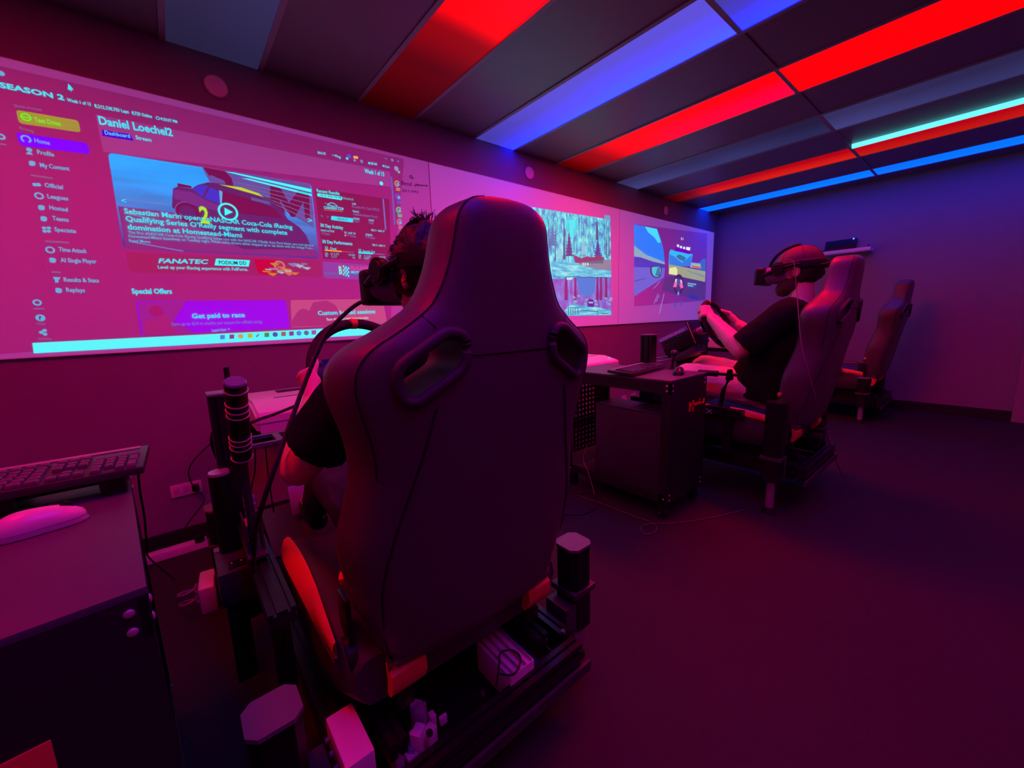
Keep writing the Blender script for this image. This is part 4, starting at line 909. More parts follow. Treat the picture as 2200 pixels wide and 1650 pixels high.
def add_hand(bm, G, Tn, e1, wrist, elbow_r=.03, rim=.0165):
    """a hand closed round a rim: G on the rim, Tn along it (little finger to index), e1 from rim to palm"""
    Tn = Vector(Tn).normalized(); e1 = Vector(e1); e1 = (e1 - Tn*e1.dot(Tn)).normalized(); e2 = Tn.cross(e1)
    if e2.y < 0: e2 = -e2
    D = lambda a, r, o=0: Vector(G) + (e1*math.cos(math.radians(a)) + e2*math.sin(math.radians(a)))*r + Tn*o
    # palm: a block of overlapping balls on the outside of the rim
    for o in (-.030, -.010, .010, .030):
        chain(bm, [D(-42, .040, o), D(-5, .036, o*1.05), D(32, .034, o*1.08)], [.014, .0155, .0125])
    chain(bm, [D(-40, .040, -.03), D(-40, .040, .03)], [.015, .016])
    for o, ln, r in ((-.033, 165, .0078), (-.011, 185, .0088), (.011, 190, .0092), (.033, 178, .0088)):
        n = 5; chain(bm, [D(30+(ln-30)*i/n, .0295-.003*min(1, i/2), o*1.05+(.002*i if o > 0 else -.001*i)) for i in range(n+1)], [r*1.12, r*1.08, r, r*.97, r*.92, r*.84])
    chain(bm, [D(-45, .038, .022), D(-70, .036, .042), D(-98, .031, .058), D(-118, .028, .074)], [.0145, .0125, .0108, .0092])
    chain(bm, [D(-38, .042, 0), Vector(wrist)], [.022, .026])
def torso_loft(bm, secs, n=28):
    """secs: centre, half width, half depth, spine direction"""
    rings = []
    for c, w_, d_, up in secs:
        up = Vector(up).normalized(); X = Vector((1, 0, 0)); Y = up.cross(X).normalized()
        rings.append([bm.verts.new(Vector(c) + X*(w_*math.copysign(abs(math.cos(a))**.8, math.cos(a))) + Y*(d_*math.copysign(abs(math.sin(a))**.9, math.sin(a)))) for a in [2*math.pi*k/n for k in range(n)]])
    for a, b in zip(rings, rings[1:]):
        for k in range(n): bm.faces.new((a[k], a[(k+1) % n], b[(k+1) % n], b[k]))
    bm.faces.new(rings[0][::-1]); bm.faces.new(rings[-1])
def make_person(label, J, shirt_m, trouser_m, shorts, hair, k=1.0, bulk=1.0):
    t = thing('person', label, 'person', (J['pelvis'][0], J['pelvis'][1], 0))
    V = lambda n: Vector(J[n])
    pel, che, nec = V('pelvis'), V('chest'), V('neck'); up = (nec-pel).normalized()
    mid = pel.lerp(che, .5); M = head_frame(J['yaw'], J['pitch']); hc = V('head')
    bm = B(); add_head(bm, hc, M, k)
    chain(bm, [nec - up*.03, hc + M @ Vector((0, -.02, -.05))], [.062, .056])
    torso_loft(bm, [(pel-up*.09, .13, .09, up), (pel, .155, .105, up), (mid, .138, .095, up), (che, .155, .105, up), (che.lerp(nec, .6), .15, .085, up), (nec-up*.01, .06, .055, up)])
    for s, n in ((-1, 'l'), (1, 'r')):
        sh, el, wr = V('sh_'+n), V('el_'+n), V('wr_'+n)
        chain(bm, [che.lerp(nec, .7), sh, sh.lerp(el, .5), el, el.lerp(wr, .25), el.lerp(wr, .7), wr], [.07, .058*bulk, .048*bulk, .042*bulk, .045*bulk, .034*bulk, .027*bulk])
        add_hand(bm, J['g_'+n], J['t_'+n], J['e_'+n], wr)
        hp, kn, an = V('hp_'+n), V('kn_'+n), V('an_'+n)
        chain(bm, [pel, hp, hp.lerp(kn, .5), kn, kn.lerp(an, .3), an], [.10, .085, .075, .056, .054, .036])
        ft = an + Vector((0, .16, -.02)); chain(bm, [an, an+Vector((0, .05, -.04)), ft], [.036, .036, .026])
    body = obj('body', fuse(bm, .0052, 4), SKIN, t, ang=180)
    # shirt
    bm = B(); g = .014
    fw = Vector((0, up.z, -up.y)); bl = (bulk-1)
    torso_loft(bm, [(pel-up*.05+fw*.10*bl, .178*bulk, .128*(1+bl*1.6), up), (pel+up*.05+fw*.22*bl, .18*bulk, .13*(1+bl*2.2), up), (mid+fw*.20*bl, .168*bulk, .122*(1+bl*1.9), up), (che+fw*.08*bl, .178*bulk, .125*(1+bl*.9), up), (che.lerp(nec, .55), .168*(1+bl*.5), .105*(1+bl*.4), up), (nec-up*.045, .10, .078, up), (nec-up*.012, .072, .068, up)])
    for n in 'lr':
        sh, el = V('sh_'+n), V('el_'+n); f = J['sleeve']
        chain(bm, [che.lerp(nec, .72)-up*.02, sh, sh.lerp(el, f*.5)], [.078, .073*bulk, .072*bulk]); cyl(bm, sh.lerp(el, f*.4), sh.lerp(el, f+.12), .072*bulk, .076*bulk, seg=20)
    bm = fuse(bm, .009, 3)
    for v in bm.verts:
        q = v.co*9; v.co += v.normal*(.006*mnoise.noise(q)+.004*mnoise.noise(q*2.3))
    sh_o = obj('t_shirt', bm, shirt_m, t, ang=180); sh_o['label'] = 'plain black t-shirt'
    # shorts or trousers
    bm = B(); torso_loft(bm, [(pel-up*.11, .16, .115, up), (pel, .182, .13, up), (pel+up*.07, .172, .124, up)])
    for n in 'lr':
        hp, kn, an = V('hp_'+n), V('kn_'+n), V('an_'+n)
        if shorts: chain(bm, [pel, hp, hp.lerp(kn, .5), hp.lerp(kn, .97)], [.115, .105*(1+bl*.4), .100*(1+bl*.4), .088*(1+bl*.4)])
        else: chain(bm, [pel, hp, hp.lerp(kn, .5), kn, kn.lerp(an, .4), kn.lerp(an, .93)], [.115, .102, .09, .072, .07, .055])
    bm = fuse(bm, .010, 3)
    for v in bm.verts:
        q = Vector((v.co.x*16, v.co.y*7, v.co.z*16)); v.co += v.normal*(.007*mnoise.noise(q)+.005*mnoise.noise(q*2.7))
    obj('shorts' if shorts else 'trousers', bm, trouser_m, t, ang=180)
    for n in 'lr':
        an = V('an_'+n); bm = B(); chain(bm, [an+Vector((0, -.03, -.05)), an+Vector((0, .06, -.05)), an+Vector((0, .17, -.045))], [.040, .044, .036]); ball(bm, an, .046); bm = fuse(bm, .008, 3); obj('shoe', bm, BLACK, t, ang=180)
    hair(t, hc, M, k)
    return t
def strands(bm, c, M, k, n, rad, seed, zmin=-.05, ln=(.03, .06), r=.0016, back_only=False, up=.6):
    rnd = random.Random(seed)
    for _ in range(n):
        while True:
            d = Vector((rnd.gauss(0, 1), rnd.gauss(0, 1), rnd.gauss(0, 1))).normalized()
            p = Vector((d.x*rad[0], d.y*rad[1]-.012, d.z*rad[2]+.025))
            if p.z > zmin and not (p.y > .045 and p.z < .06): break
        L = rnd.uniform(*ln); f = (Vector((d.x, d.y, d.z*up)) + Vector((rnd.gauss(0, .5), rnd.gauss(0, .5), rnd.gauss(0, .5)))).normalized()
        g = (f + Vector((rnd.gauss(0, .6), rnd.gauss(0, .6), -.3))).normalized()
        a = p*.97; b = p + f*L*.5; e = b + g*L*.5
        tube(bm, [Vector(c) + M @ (q*k) for q in (a, b, e)], r, 4, rs=[r, r*.8, r*.25])
def hair_messy(t, c, M, k):
    bm = B(); q = bmesh.ops.create_icosphere(bm, subdivisions=5, radius=1)
    for v in q['verts']:
        d = v.co.copy(); p = Vector((d.x*.092, d.y*.112-.012, d.z*.106+.030))
        lump = 1 + .10*mnoise.noise(d*3.2) + .05*mnoise.noise(d*7)
        if p.z < -.055: p.z = -.055 + (p.z+.055)*.25
        if p.y > .05 and p.z < .075: p = p*.80
        v.co = Vector(c) + M @ (p*lump*k)
    h = obj('hair', bm, HAIR, t, ang=180)
    bm = B(); strands(bm, c, M, k, 700, (.086, .105, .102), 5, ln=(.012, .026), r=.0013, up=.3); rnd = random.Random(9)
    for i in range(46):        # tuft standing up on the crown
        a = rnd.uniform(-.7, .7); b = rnd.uniform(-.5, .8); p = Vector((rnd.gauss(0, .012), -.02+rnd.gauss(0, .014), .125))
        f = Vector((a*.5, b*.5, 1)).normalized(); L = rnd.uniform(.03, .06); tube(bm, [Vector(c)+M @ (q*k) for q in (p-f*.02, p+f*L*.5, p+f*L*.8+Vector((rnd.gauss(0, .012), rnd.gauss(0, .012), 0)))], .0017, 4, rs=[.002, .0016, .0005])
    st = obj('hair_strands', bm, HAIR, h); st['kind'] = 'stuff'
def hair_cap(t, c, M, k):
    bm = B(); q = bmesh.ops.create_icosphere(bm, subdivisions=4, radius=1)   # hair below the cap
    for v in q['verts']:
        d = v.co.copy(); p = Vector((d.x*.084, d.y*.100-.022, d.z*.095+.005))
        if p.z < -.075: p.z = -.075 + (p.z+.075)*.3
        if p.y > .0 and p.z < .05: p = Vector((p.x*.84, min(p.y, .0), p.z))
        v.co = Vector(c) + M @ (p*(1+.10*mnoise.noise(d*4)+.05*mnoise.noise(d*9))*k)
    h = obj('hair', bm, HAIR, t, ang=180)
    bm = B(); strands(bm, c, M, k, 260, (.082, .10, .09), 6, zmin=-.08, ln=(.015, .03))
    obj('hair_strands', bm, HAIR, h)['kind'] = 'stuff'
    bm = B(); q = bmesh.ops.create_icosphere(bm, subdivisions=4, radius=1)
    for v in q['verts']:
        d = v.co.copy(); p = Vector((d.x*.091, d.y*.112-.010, max(d.z, -.02)*.095+.045))
        v.co = Vector(c) + M @ (p*k)
    cap = obj('cap', bm, CAPM, t, ang=60); cap['label'] = 'dark red baseball cap'
    bm = B(); tube(bm, [Vector(c)+M @ (Vector((math.cos(a)*.0925, math.sin(a)*.1135-.010, .046))*k) for a in [2*math.pi*i/40 for i in range(40)]], .006, 8, closed=True); obj('cap_band', bm, CAPM, cap)
    bm = B()
    for s in range(6):       # panel seams
        a = math.pi*s/3+.3; tube(bm, [Vector(c)+M @ (Vector((math.cos(a)*.0915*math.cos(e), math.sin(a)*.1125*math.cos(e)-.010, math.sin(e)*.0955+.045))*k) for e in [i*math.pi/20 for i in range(11)]], .0012, 5)
    obj('cap_seams', bm, SEAM, cap)
    bm = B(); ball(bm, Vector(c)+M @ (Vector((0, -.01, .141))*k), .007); obj('cap_button', bm, CAPM, cap)
    # brim worn to the back
    bm = B(); n = 14
    top = [Vector(c)+M @ (Vector((math.cos(a)*.075, -.085+math.sin(a)*.075, .040-.02*abs(math.cos(a))+.012*math.sin(a)))*k) for a in [math.pi+math.pi*i/n for i in range(n+1)]]
    va = [bm.verts.new(p) for p in top]; vb = [bm.verts.new(p-Vector((0, 0, .005))) for p in top]
    bm.faces.new(va); bm.faces.new(vb[::-1])
    for i in range(n+1): j = (i+1) % (n+1); bm.faces.new((va[i], vb[i], vb[j], va[j]))
    obj('cap_brim', bm, CAPM, cap)
    # beard
    bm = B()
    for p, s in (((0, .074, -.092), (.044, .042, .042)), ((.042, .034, -.068), (.024, .046, .044)), ((-.042, .034, -.068), (.024, .046, .044)), ((0, .092, -.040), (.030, .012, .010))):
        q = bmesh.ops.create_icosphere(bm, subdivisions=3, radius=1); mm = Matrix.Translation(Vector(c)+M @ (Vector(p)*k)) @ M.to_4x4() @ Matrix.Diagonal((s[0]*k, s[1]*k, s[2]*k, 1)); bmesh.ops.transform(bm, matrix=mm, verts=q['verts'])
    bm = fuse(bm, .006, 2)
    for v in bm.verts: v.co += v.normal*.003*mnoise.noise(v.co*120)
    obj('beard', bm, BEARD, t, ang=180)
def make_headset(label, c, yaw, pitch, k, cable_pts, cable_label):
    M = head_frame(yaw, pitch); t = thing('vr_headset', label, 'vr headset', tuple(Vector(c)+M @ Vector((0, .13, 0))))
    P = lambda x, y, z: Vector(c) + M @ (Vector((x, y, z))*k)
    bm = B(); box(bm, P(0, .172, -.002), (.185*k, .055*k, .100*k), rot=M @ Euler((.10, 0, 0)).to_matrix(), bev=.018*k, seg=4); vis = obj('visor', bm, BLACK, t)
    bm = B(); box(bm, P(0, .200, -.005), (.165*k, .006*k, .084*k), rot=M @ Euler((.10, 0, 0)).to_matrix(), bev=.0025*k); obj('front_plate', bm, mat('glossy visor front', (.03, .03, .04), .12, spec=.9, var=.02), vis)
    # face gasket: tapering shell between visor and face
    bm = B(); n = 32; R1 = []; R2 = []
    for i in range(n):
        a = 2*math.pi*i/n; cx, sx = math.copysign(abs(math.cos(a))**.7, math.cos(a)), math.copysign(abs(math.sin(a))**.7, math.sin(a))
        R1.append(bm.verts.new(P(.088*cx, .150, .046*sx-.002))); R2.append(bm.verts.new(P(.076*cx, .078-.03*abs(cx), .056*sx-.004)))
    for i in range(n): j = (i+1) % n; bm.faces.new((R1[i], R1[j], R2[j], R2[i]))
    obj('face_gasket', bm, mat('grey foam gasket', (.16, .18, .26), .7, var=.06), t)
    for s in (1, -1):
        bm = B(); cyl(bm, P(s*.086, .075, .022), P(s*.106, .075, .022), .036*k, seg=28); cyl(bm, P(s*.106, .075, .022), P(s*.110, .075, .022), .030*k, .026*k, seg=28); obj('pivot', bm, BLACK, t)
        bm = B(); tube(bm, smooth_path([P(s*.092, .150, 0), P(s*.098, .11, .012), P(s*.100, .05, .025), P(s*.101, -.03, .030)], 5), .010*k, 8); obj('side_arm', bm, BLACK, t)
    # rear halo strap and over-head band
    bm = B(); ring_ = [P(.101*math.cos(a), .118*math.sin(a)-.020, .030-.012*max(0, -math.sin(a))) for a in [math.pi+math.pi*i/20 for i in range(21)]]
    ctr = P(0, -.02, .03); rows_ = []
    for p in ring_:
        o_ = (p-ctr); o_ = o_ - (M @ Vector((0, 0, 1)))*o_.dot(M @ Vector((0, 0, 1))); o_.normalize(); z_ = M @ Vector((0, 0, 1))
        rows_.append([bm.verts.new(p + z_*(a*k) + o_*(b_*k)) for a, b_ in ((-.020, 0), (-.018, .004), (0, .006), (.018, .004), (.020, 0), (0, -.003))])
    for a, b_ in zip(rows_, rows_[1:]):
        for q in range(6): bm.faces.new((a[q], a[(q+1) % 6], b_[(q+1) % 6], b_[q]))
    bm.faces.new(rows_[0][::-1]); bm.faces.new(rows_[-1])
    obj('rear_strap', bm, BLACK, t)
    bm = B(); band = [P(0, .150*math.cos(a)+.0, .148*math.sin(a)+.0) for a in [math.radians(20+75*i/12) for i in range(13)]]
    for dx in (-.012, 0, .012): tube(bm, [p + M @ Vector((dx*k, 0, 0)) for p in band], .006*k, 6)
    obj('top_band', bm, BLACK, t)
    bm = B(); tube(bm, smooth_path(cable_pts, 8), .0055 if 'thick' in cable_label else .0022, 8); obj('cable', bm, RUBBER if 'thick' in cable_label else mat('grey thin cable', (.16, .11, .12), .5, var=.1), t)['label'] = cable_label
    return t

wc = [Vector((RX[i]-(.02 if i == 0 else 0), RDY[i]+1.335+(.03 if i == 0 else 0), RDZ[i]+.995-(.008 if i == 0 else 0))) for i in range(3)]
def rim_pt(i, deg):
    a = math.radians(deg); tl = math.radians(25); u = Vector((0, math.sin(tl), math.cos(tl)))
    p = wc[i] + Vector((1, 0, 0))*(.164*math.sin(a)) + u*(.164*math.cos(a)); tg = Vector((1, 0, 0))*math.cos(a) - u*math.sin(a)
    return p, tg
# person in the nearest seat
gl, tl_ = rim_pt(0, -102); gr, tr_ = rim_pt(0, 78)
x = RX[0]
J1 = dict(pelvis=(x, .965, .555), chest=(x, .875, .88), neck=(x-.005, .872, 1.085), head=(x-.012, .905, 1.245), yaw=math.radians(10), pitch=math.radians(-6),
          sh_l=(x-.19, .875, 1.015), el_l=(x-.315, 1.03, .80), wr_l=tuple(gl+Vector((-.035, -.075, -.045))), g_l=tuple(gl), t_l=tuple(tl_), e_l=(-.75, -.55, -.1),
          sh_r=(x+.19, .875, 1.015), el_r=(x+.30, 1.04, .80), wr_r=tuple(gr+Vector((.035, -.075, -.045))), g_r=tuple(gr), t_r=tuple(-tr_), e_r=(.75, -.55, -.1),
          hp_l=(x-.10, 1.00, .555), kn_l=(x-.15, 1.43, .62), an_l=(x-.13, 1.80, .36), hp_r=(x+.10, 1.00, .555), kn_r=(x+.15, 1.43, .62), an_r=(x+.13, 1.80, .36), sleeve=.60)
make_person('person with tousled dark hair driving from the large foreground seat', J1, SHIRT, mat('dark denim', (.03, .035, .05), .8, var=.15, bump=.3), False, hair_messy, .90)
cb = [Vector((x-.078, 1.045, 1.205)), PT(770, 652, y=1.10), PT(730, 685, y=1.10), PT(697, 725, y=1.10), PT(660, 810, y=1.08), PT(625, 905, y=1.04), PT(592, 1000, y=1.0), PT(565, 1080, y=1.0), PT(548, 1150, y=1.05), PT(545, 1230, y=1.10)]
make_headset('black VR headset on the tousle-haired driver', J1['head'], J1['yaw'], J1['pitch'], .90, cb, 'thick black headset cable')
# man in the second seat
gl, tl_ = rim_pt(1, -62); gr, tr_ = rim_pt(1, 80); x = RX[1]
J2 = dict(pelvis=(x, .86, .635), chest=(x, .755, .965), neck=(x, .745, 1.185), head=(x, .785, 1.36), yaw=math.radians(4), pitch=math.radians(-5),
          sh_l=(x-.20, .765, 1.115), el_l=(x-.27, .975, .905), wr_l=tuple(gl+Vector((-.03, -.075, -.03))), g_l=tuple(gl), t_l=tuple(tl_), e_l=(-.55, -.65, .25),
          sh_r=(x+.20, .765, 1.115), el_r=(x+.26, .97, .87), wr_r=tuple(gr+Vector((.035, -.08, -.04))), g_r=tuple(gr), t_r=tuple(-tr_), e_r=(.75, -.55, -.1),
          hp_l=(x-.10, .91, .645), kn_l=(x-.16, 1.37, .69), an_l=(x-.14, 1.66, .40), hp_r=(x+.10, .91, .645), kn_r=(x+.15, 1.39, .72), an_r=(x+.13, 1.68, .41), sleeve=.80)
make_person('bearded man in cap, black t-shirt and beige shorts steering in the second seat', J2, SHIRT, SHORTS, True, hair_cap, 1.04, 1.28)
cb = [Vector((x-.108, .86, 1.385)), PT(1703, 560, x=2.76), PT(1711, 620, x=2.72), PT(1716, 680, x=2.60), PT(1722, 740, x=2.52), PT(1738, 800, x=2.50), PT(1757, 870, x=2.55), PT(1775, 930, x=2.75), PT(1795, 985, x=3.0), PT(1813, 1030, x=3.22), Vector((3.30, .50, .004))]
make_headset('black VR headset worn by the bearded man in the cap', J2['head'], J2['yaw'], J2['pitch'], 1.04, cb, 'thin grey headset lead')
# ================================================================== CARTS, COMPUTERS, SMALL THINGS
def cyl_caster(bm, x, y):
    box(bm, (x, y, .085), (.05, .05, .006)); box(bm, (x-.018, y+.008, .06), (.004, .04, .05)); box(bm, (x+.018, y+.008, .06), (.004, .04, .05))
def make_cart(x1, y0, yaw, label, w_=.41, d_=.72, logo=True):
    """steel computer cart: x1 right edge, y0 front edge"""
    t = thing('computer_cart', label, 'cart', (x1, y0, 0)); x0 = x1-w_; yb = y0+d_; zt = .79
    bm = B(); bx(bm, x0, x1, y0, yb, zt-.012, zt, .002); obj('worktop', bm, mat('grey-blue worktop', (.085, .085, .105), .45, var=.08, bump=.15), t)
    for nm, a in (('apron', (x0, x0+.012, y0, yb, zt-.075, zt-.012)), ('apron', (x1-.012, x1, y0, yb, zt-.075, zt-.012)), ('apron', (x0+.012, x1-.012, yb-.012, yb, zt-.075, zt-.012))):
        bm = B(); bx(bm, *a); obj(nm, bm, CARTM, t, smooth=False)
    fp_ = B(); bx(fp_, x0, x1, y0, y0+.012, .10, zt-.012, .002); front = obj('front_panel', fp_, CARTM, t)
    for x in (x0, x1-.035):
        bm = B(); bx(bm, x, x+.035, yb-.004, yb, .10, zt-.075); bx(bm, (x if x == x0 else x+.031), (x+.004 if x == x0 else x+.035), yb-.035, yb, .10, zt-.075); obj('leg', bm, CARTM, t, smooth=False)
        bm = B(); xs = x if x == x0 else x+.031; bx(bm, xs, xs+.004, y0+.012, y0+.05, .10, zt-.075); obj('leg', bm, CARTM, t, smooth=False)
    # perforated rear panel with real holes
    bm = B(); nx, nz = 9, 15
    gx = [x0+.04+(w_-.08)*i/(2*nx) for i in range(2*nx+1)]; gz = [.22+(zt-.30-.0)*i/(2*nz)*1.0 for i in range(2*nz+1)]
    vv = [[bm.verts.new((a, yb-.014, b)) for b in gz] for a in gx]
    for i in range(2*nx):
        for j in range(2*nz):
            if i % 2 and j % 2: continue
            bm.faces.new((vv[i][j], vv[i+1][j], vv[i+1][j+1], vv[i][j+1]))
    g_ = bmesh.ops.extrude_face_region(bm, geom=list(bm.faces)); bmesh.ops.translate(bm, vec=(0, .002, 0), verts=[v for v in g_['geom'] if isinstance(v, bmesh.types.BMVert)])
    obj('perforated_panel', bm, CARTM, t, smooth=False)
    bm = B(); bx(bm, x0, x1, y0+.012, yb, .10, .112); bx(bm, x0, x0+.004, y0+.012, yb, .112, .15); bx(bm, x1-.004, x1, y0+.012, yb, .112, .15); obj('lower_shelf', bm, CARTM, t, smooth=False)
    for x in (x0+.03, x1-.03):
        for y in (y0+.035, yb-.035):
            bm = B(); cyl_caster(bm, x, y); c = obj('caster', bm, BLACKM, t, smooth=False)
            bm = B(); cyl(bm, (x-.013, y+.012, .034), (x+.013, y+.012, .034), .034, seg=24); obj('caster_wheel', bm, RUBBER, c)
            bm = B(); cyl(bm, (x-.0225, y+.012, .034), (x+.0225, y+.012, .034), .007, seg=10); obj('axle', bm, STEEL, c)
    SC = mat('pale screw head', (.62, .58, .58), .35, metal=.4, var=.05)
    for x in (x0+.022, x1-.022):
        for z in (zt-.03, zt-.058, .12, .148):
            bm = B(); q = bmesh.ops.create_uvsphere(bm, u_segments=14, v_segments=8, radius=.0065); bmesh.ops.transform(bm, matrix=Matrix.Translation((x, y0-.001, z)) @ Matrix.Diagonal((1, .5, 1, 1)), verts=q['verts']); obj('screw', bm, SC, front)
    for z in (zt-.03, zt-.058, .125):
        for y in (y0+.022, yb-.022):
            for x in (x0, x1):
                bm = B(); q = bmesh.ops.create_uvsphere(bm, u_segments=14, v_segments=8, radius=.0065); bmesh.ops.transform(bm, matrix=Matrix.Translation((x, y, z)) @ Matrix.Diagonal((.5, 1, 1, 1)), verts=q['verts']); obj('screw', bm, SC, t)
    if logo:
        LO = mat('orange-red vinyl', (.9, .08, .03), .45, var=.03)
        bm = B(); yy = (y0-.0012, y0)
        for a, b_, c_, d__ in ((-.205, -.183, .588, .642), (-.168, -.146, .596, .648), (-.190, -.066, .612, .630)): bx(bm, x1+a, x1+b_, yy[0], yy[1], c_, d__, .0005)
        tube(bm, [(x1-.068, y0-.001, .622), (x1-.050, y0-.001, .614), (x1-.034, y0-.001, .620), (x1-.028, y0-.001, .642)], .006, 6); ball(bm, (x1-.078, y0-.0005, .640), .006, (1, .3, 1), sub=2); ball(bm, (x1-.157, y0-.0005, .588), .008, (1, .3, 1), sub=2)
        obj('logo', bm, LO, front)['label'] = 'orange-red emblem'
    t.rotation_euler.z = yaw
    return t
make_cart(2.36, 1.05, 0, 'black steel computer cart between the two drivers')
c0 = make_cart(-.072, .715, math.radians(5), 'dark cart in the lower left corner with keyboard and white mouse', logo=False)
bm = B(); bx(bm, -.235, -.182, .711, .7148, .53, .638, .0015); obj('orange_tag', bm, ORANGE, c0)

# ---- keyboards
def key_mesh(wd, dp, name, ht=.008):
    bm = B(); box(bm, (0, 0, ht/2), (wd, dp, ht), bev=.0015, seg=1)
    for v in bm.verts:
        if v.co.z > ht*.6: v.co.x *= .86; v.co.y *= .84
    me = bpy.data.meshes.new(name); bm.to_mesh(me); bm.free(); return me
def make_keyboard(loc, yaw, label, body_m, key_m, tilt=.07):
    t = thing('keyboard', label, 'keyboard', loc); Wd, Dp = .44, .165
    M0 = Matrix.Rotation(tilt, 4, 'X')
    bm = B(); box(bm, (-Wd/2, Dp/2, .011), (Wd, Dp, .018), bev=.006); bmesh.ops.transform(bm, matrix=M0, verts=bm.verts)
    bmesh.ops.translate(bm, vec=Vector(loc), verts=bm.verts); obj('case', bm, body_m, t)
    bm = B(); bx(bm, -Wd+.015, -.015, Dp-.022, Dp-.006, .0200, .0212, .0004); bmesh.ops.transform(bm, matrix=M0, verts=bm.verts); bmesh.ops.translate(bm, vec=Vector(loc), verts=bm.verts); obj('top_strip', bm, mat('pale keyboard strip', (.35, .33, .36), .4, var=.04), t)
    cache = {}
    def key(x, y, wd=1, dp=1):
        k = (wd, dp)
        if k not in cache: cache[k] = key_mesh(.0185*wd-.002, .0185*dp-.002, 'key'); cache[k].materials.append(key_m)
        o = bpy.data.objects.new('key', cache[k]); COL.objects.link(o); o.parent = t
        o.matrix_local = M0 @ Matrix.Translation((x, y, .0195))
    u = .0187; y0 = .016
    def row(xs, r, ws=None):
        for i, x in enumerate(xs): key(x, y0+r*u, (ws[i] if ws else 1))
    nx0 = -.020           # number pad, rightmost column
    for r in range(5):
        for c in range(4):
            if c == 3 and r in (0, 2): key(nx0, y0+(r+.5)*u, 1, 2); continue
            if c == 3 and r in (1, 3): continue
            if r == 0 and c == 1: continue
            key(nx0-(3-c)*u-(u/2 if False else 0), y0+r*u, 1)
    ax0 = nx0-4.35*u
    for c in range(3):
        key(ax0-c*u, y0); key(ax0-c*u, y0+3*u); key(ax0-c*u, y0+4*u); key(ax0-c*u, y0+5.3*u)
    key(ax0-u, y0+u)
    mx1 = ax0-3.4*u
    for r, n in ((4, 14), (3, 14), (2, 13), (1, 12)):
        for c in range(n): key(mx1-c*u*(14/n), y0+r*u, 14/n)
    for c, wd in ((0, 1.25), (1.25, 1.25), (2.5, 1.25), (6.9, 6.2), (11.2, 1.25), (12.4, 1.25), (13.6, 1.25)): key(mx1-c*u+(0 if wd < 3 else 0), y0, wd)
    for c in range(13): key(mx1-c*u*1.08, y0+5.3*u)
    t.rotation_euler.z = yaw; return t
KEYM = mat('grey key caps', (.11, .10, .115), .45, var=.06)
make_keyboard((-.086, 1.165, .8245), math.radians(-2), 'long dark keyboard overhanging the left-hand cart', mat('dark keyboard case', (.045, .035, .04), .35, var=.06), KEYM)
kr = thing('keyboard_riser', 'low black stand lifting the left-hand keyboard', 'stand', (-.22, 1.26, .7905))
for x_, y_ in ((-.14, 1.19), (-.30, 1.2), (-.14, 1.32), (-.30, 1.33)): bm = B(); bx(bm, x_-.02, x_+.02, y_-.01, y_+.01, .7905, .826); obj('riser_foot', bm, BLACK, kr, smooth=False)
bm = B(); bx(bm, -.31, -.13, 1.25, 1.27, .80, .822); obj('riser_bar', bm, BLACK, kr, smooth=False)
make_keyboard((2.375, 1.315, .793), math.radians(6), 'black keyboard lying across the cart between the drivers', mat('black keyboard case', (.035, .033, .038), .4, var=.06), mat('black key caps', (.06, .055, .065), .4, var=.06), tilt=.05)

# ---- mice
def make_mouse(loc, yaw, label, m_top, m_low, L=.118, Wd=.064, Hh=.038):
    t = thing('computer_mouse', label, 'computer mouse', loc)
    def shell(s, zoff, hh):
        bm = B(); q = bmesh.ops.create_icosphere(bm, subdivisions=4, radius=1)
        for v in q['verts']:
            d = v.co; x = math.copysign(abs(d.x)**.8, d.x); y = math.copysign(abs(d.y)**.85, d.y)
            z = max(d.z, 0)
            v.co = Vector((x*L/2*s, y*Wd/2*s*(1-.12*math.cos(x*2.2)), zoff + z*hh*(1-.25*x)))
        bmesh.ops.translate(bm, vec=Vector(loc), verts=bm.verts); return bm
    obj('base_shell', shell(1, 0.001, Hh*.72), m_low, t, ang=60); obj('top_shell', shell(.965, .011, Hh*.78), m_top, t, ang=60)
    bm = B(); cyl(bm, (loc[0]+L*.28, loc[1]-.004, loc[2]+Hh*.80), (loc[0]+L*.28, loc[1]+.004, loc[2]+Hh*.80), .009, seg=16); obj('scroll_wheel', bm, BLACK, t)
    bm = B(); tube(bm, [(loc[0]+L*.12, loc[1], loc[2]+Hh*.97), (loc[0]+L*.3, loc[1], loc[2]+Hh*.86), (loc[0]+L*.44, loc[1], loc[2]+Hh*.6)], .0009, 4); obj('button_seam', bm, SEAM, t)
    t.rotation_euler.z = yaw; return t
make_mouse((-.224, 1.062, .7905), math.radians(14), 'smooth white mouse in front of the left-hand keyboard', mat('white gloss shell', (.78, .70, .70), .22, var=.02), mat('pale lower shell', (.42, .36, .40), .4, var=.03))
make_mouse((2.19, 1.135, .7905), math.radians(200), 'small black mouse at the front corner of the middle cart', mat('black gloss shell', (.03, .03, .033), .25, var=.03), BLACK, L=.11)

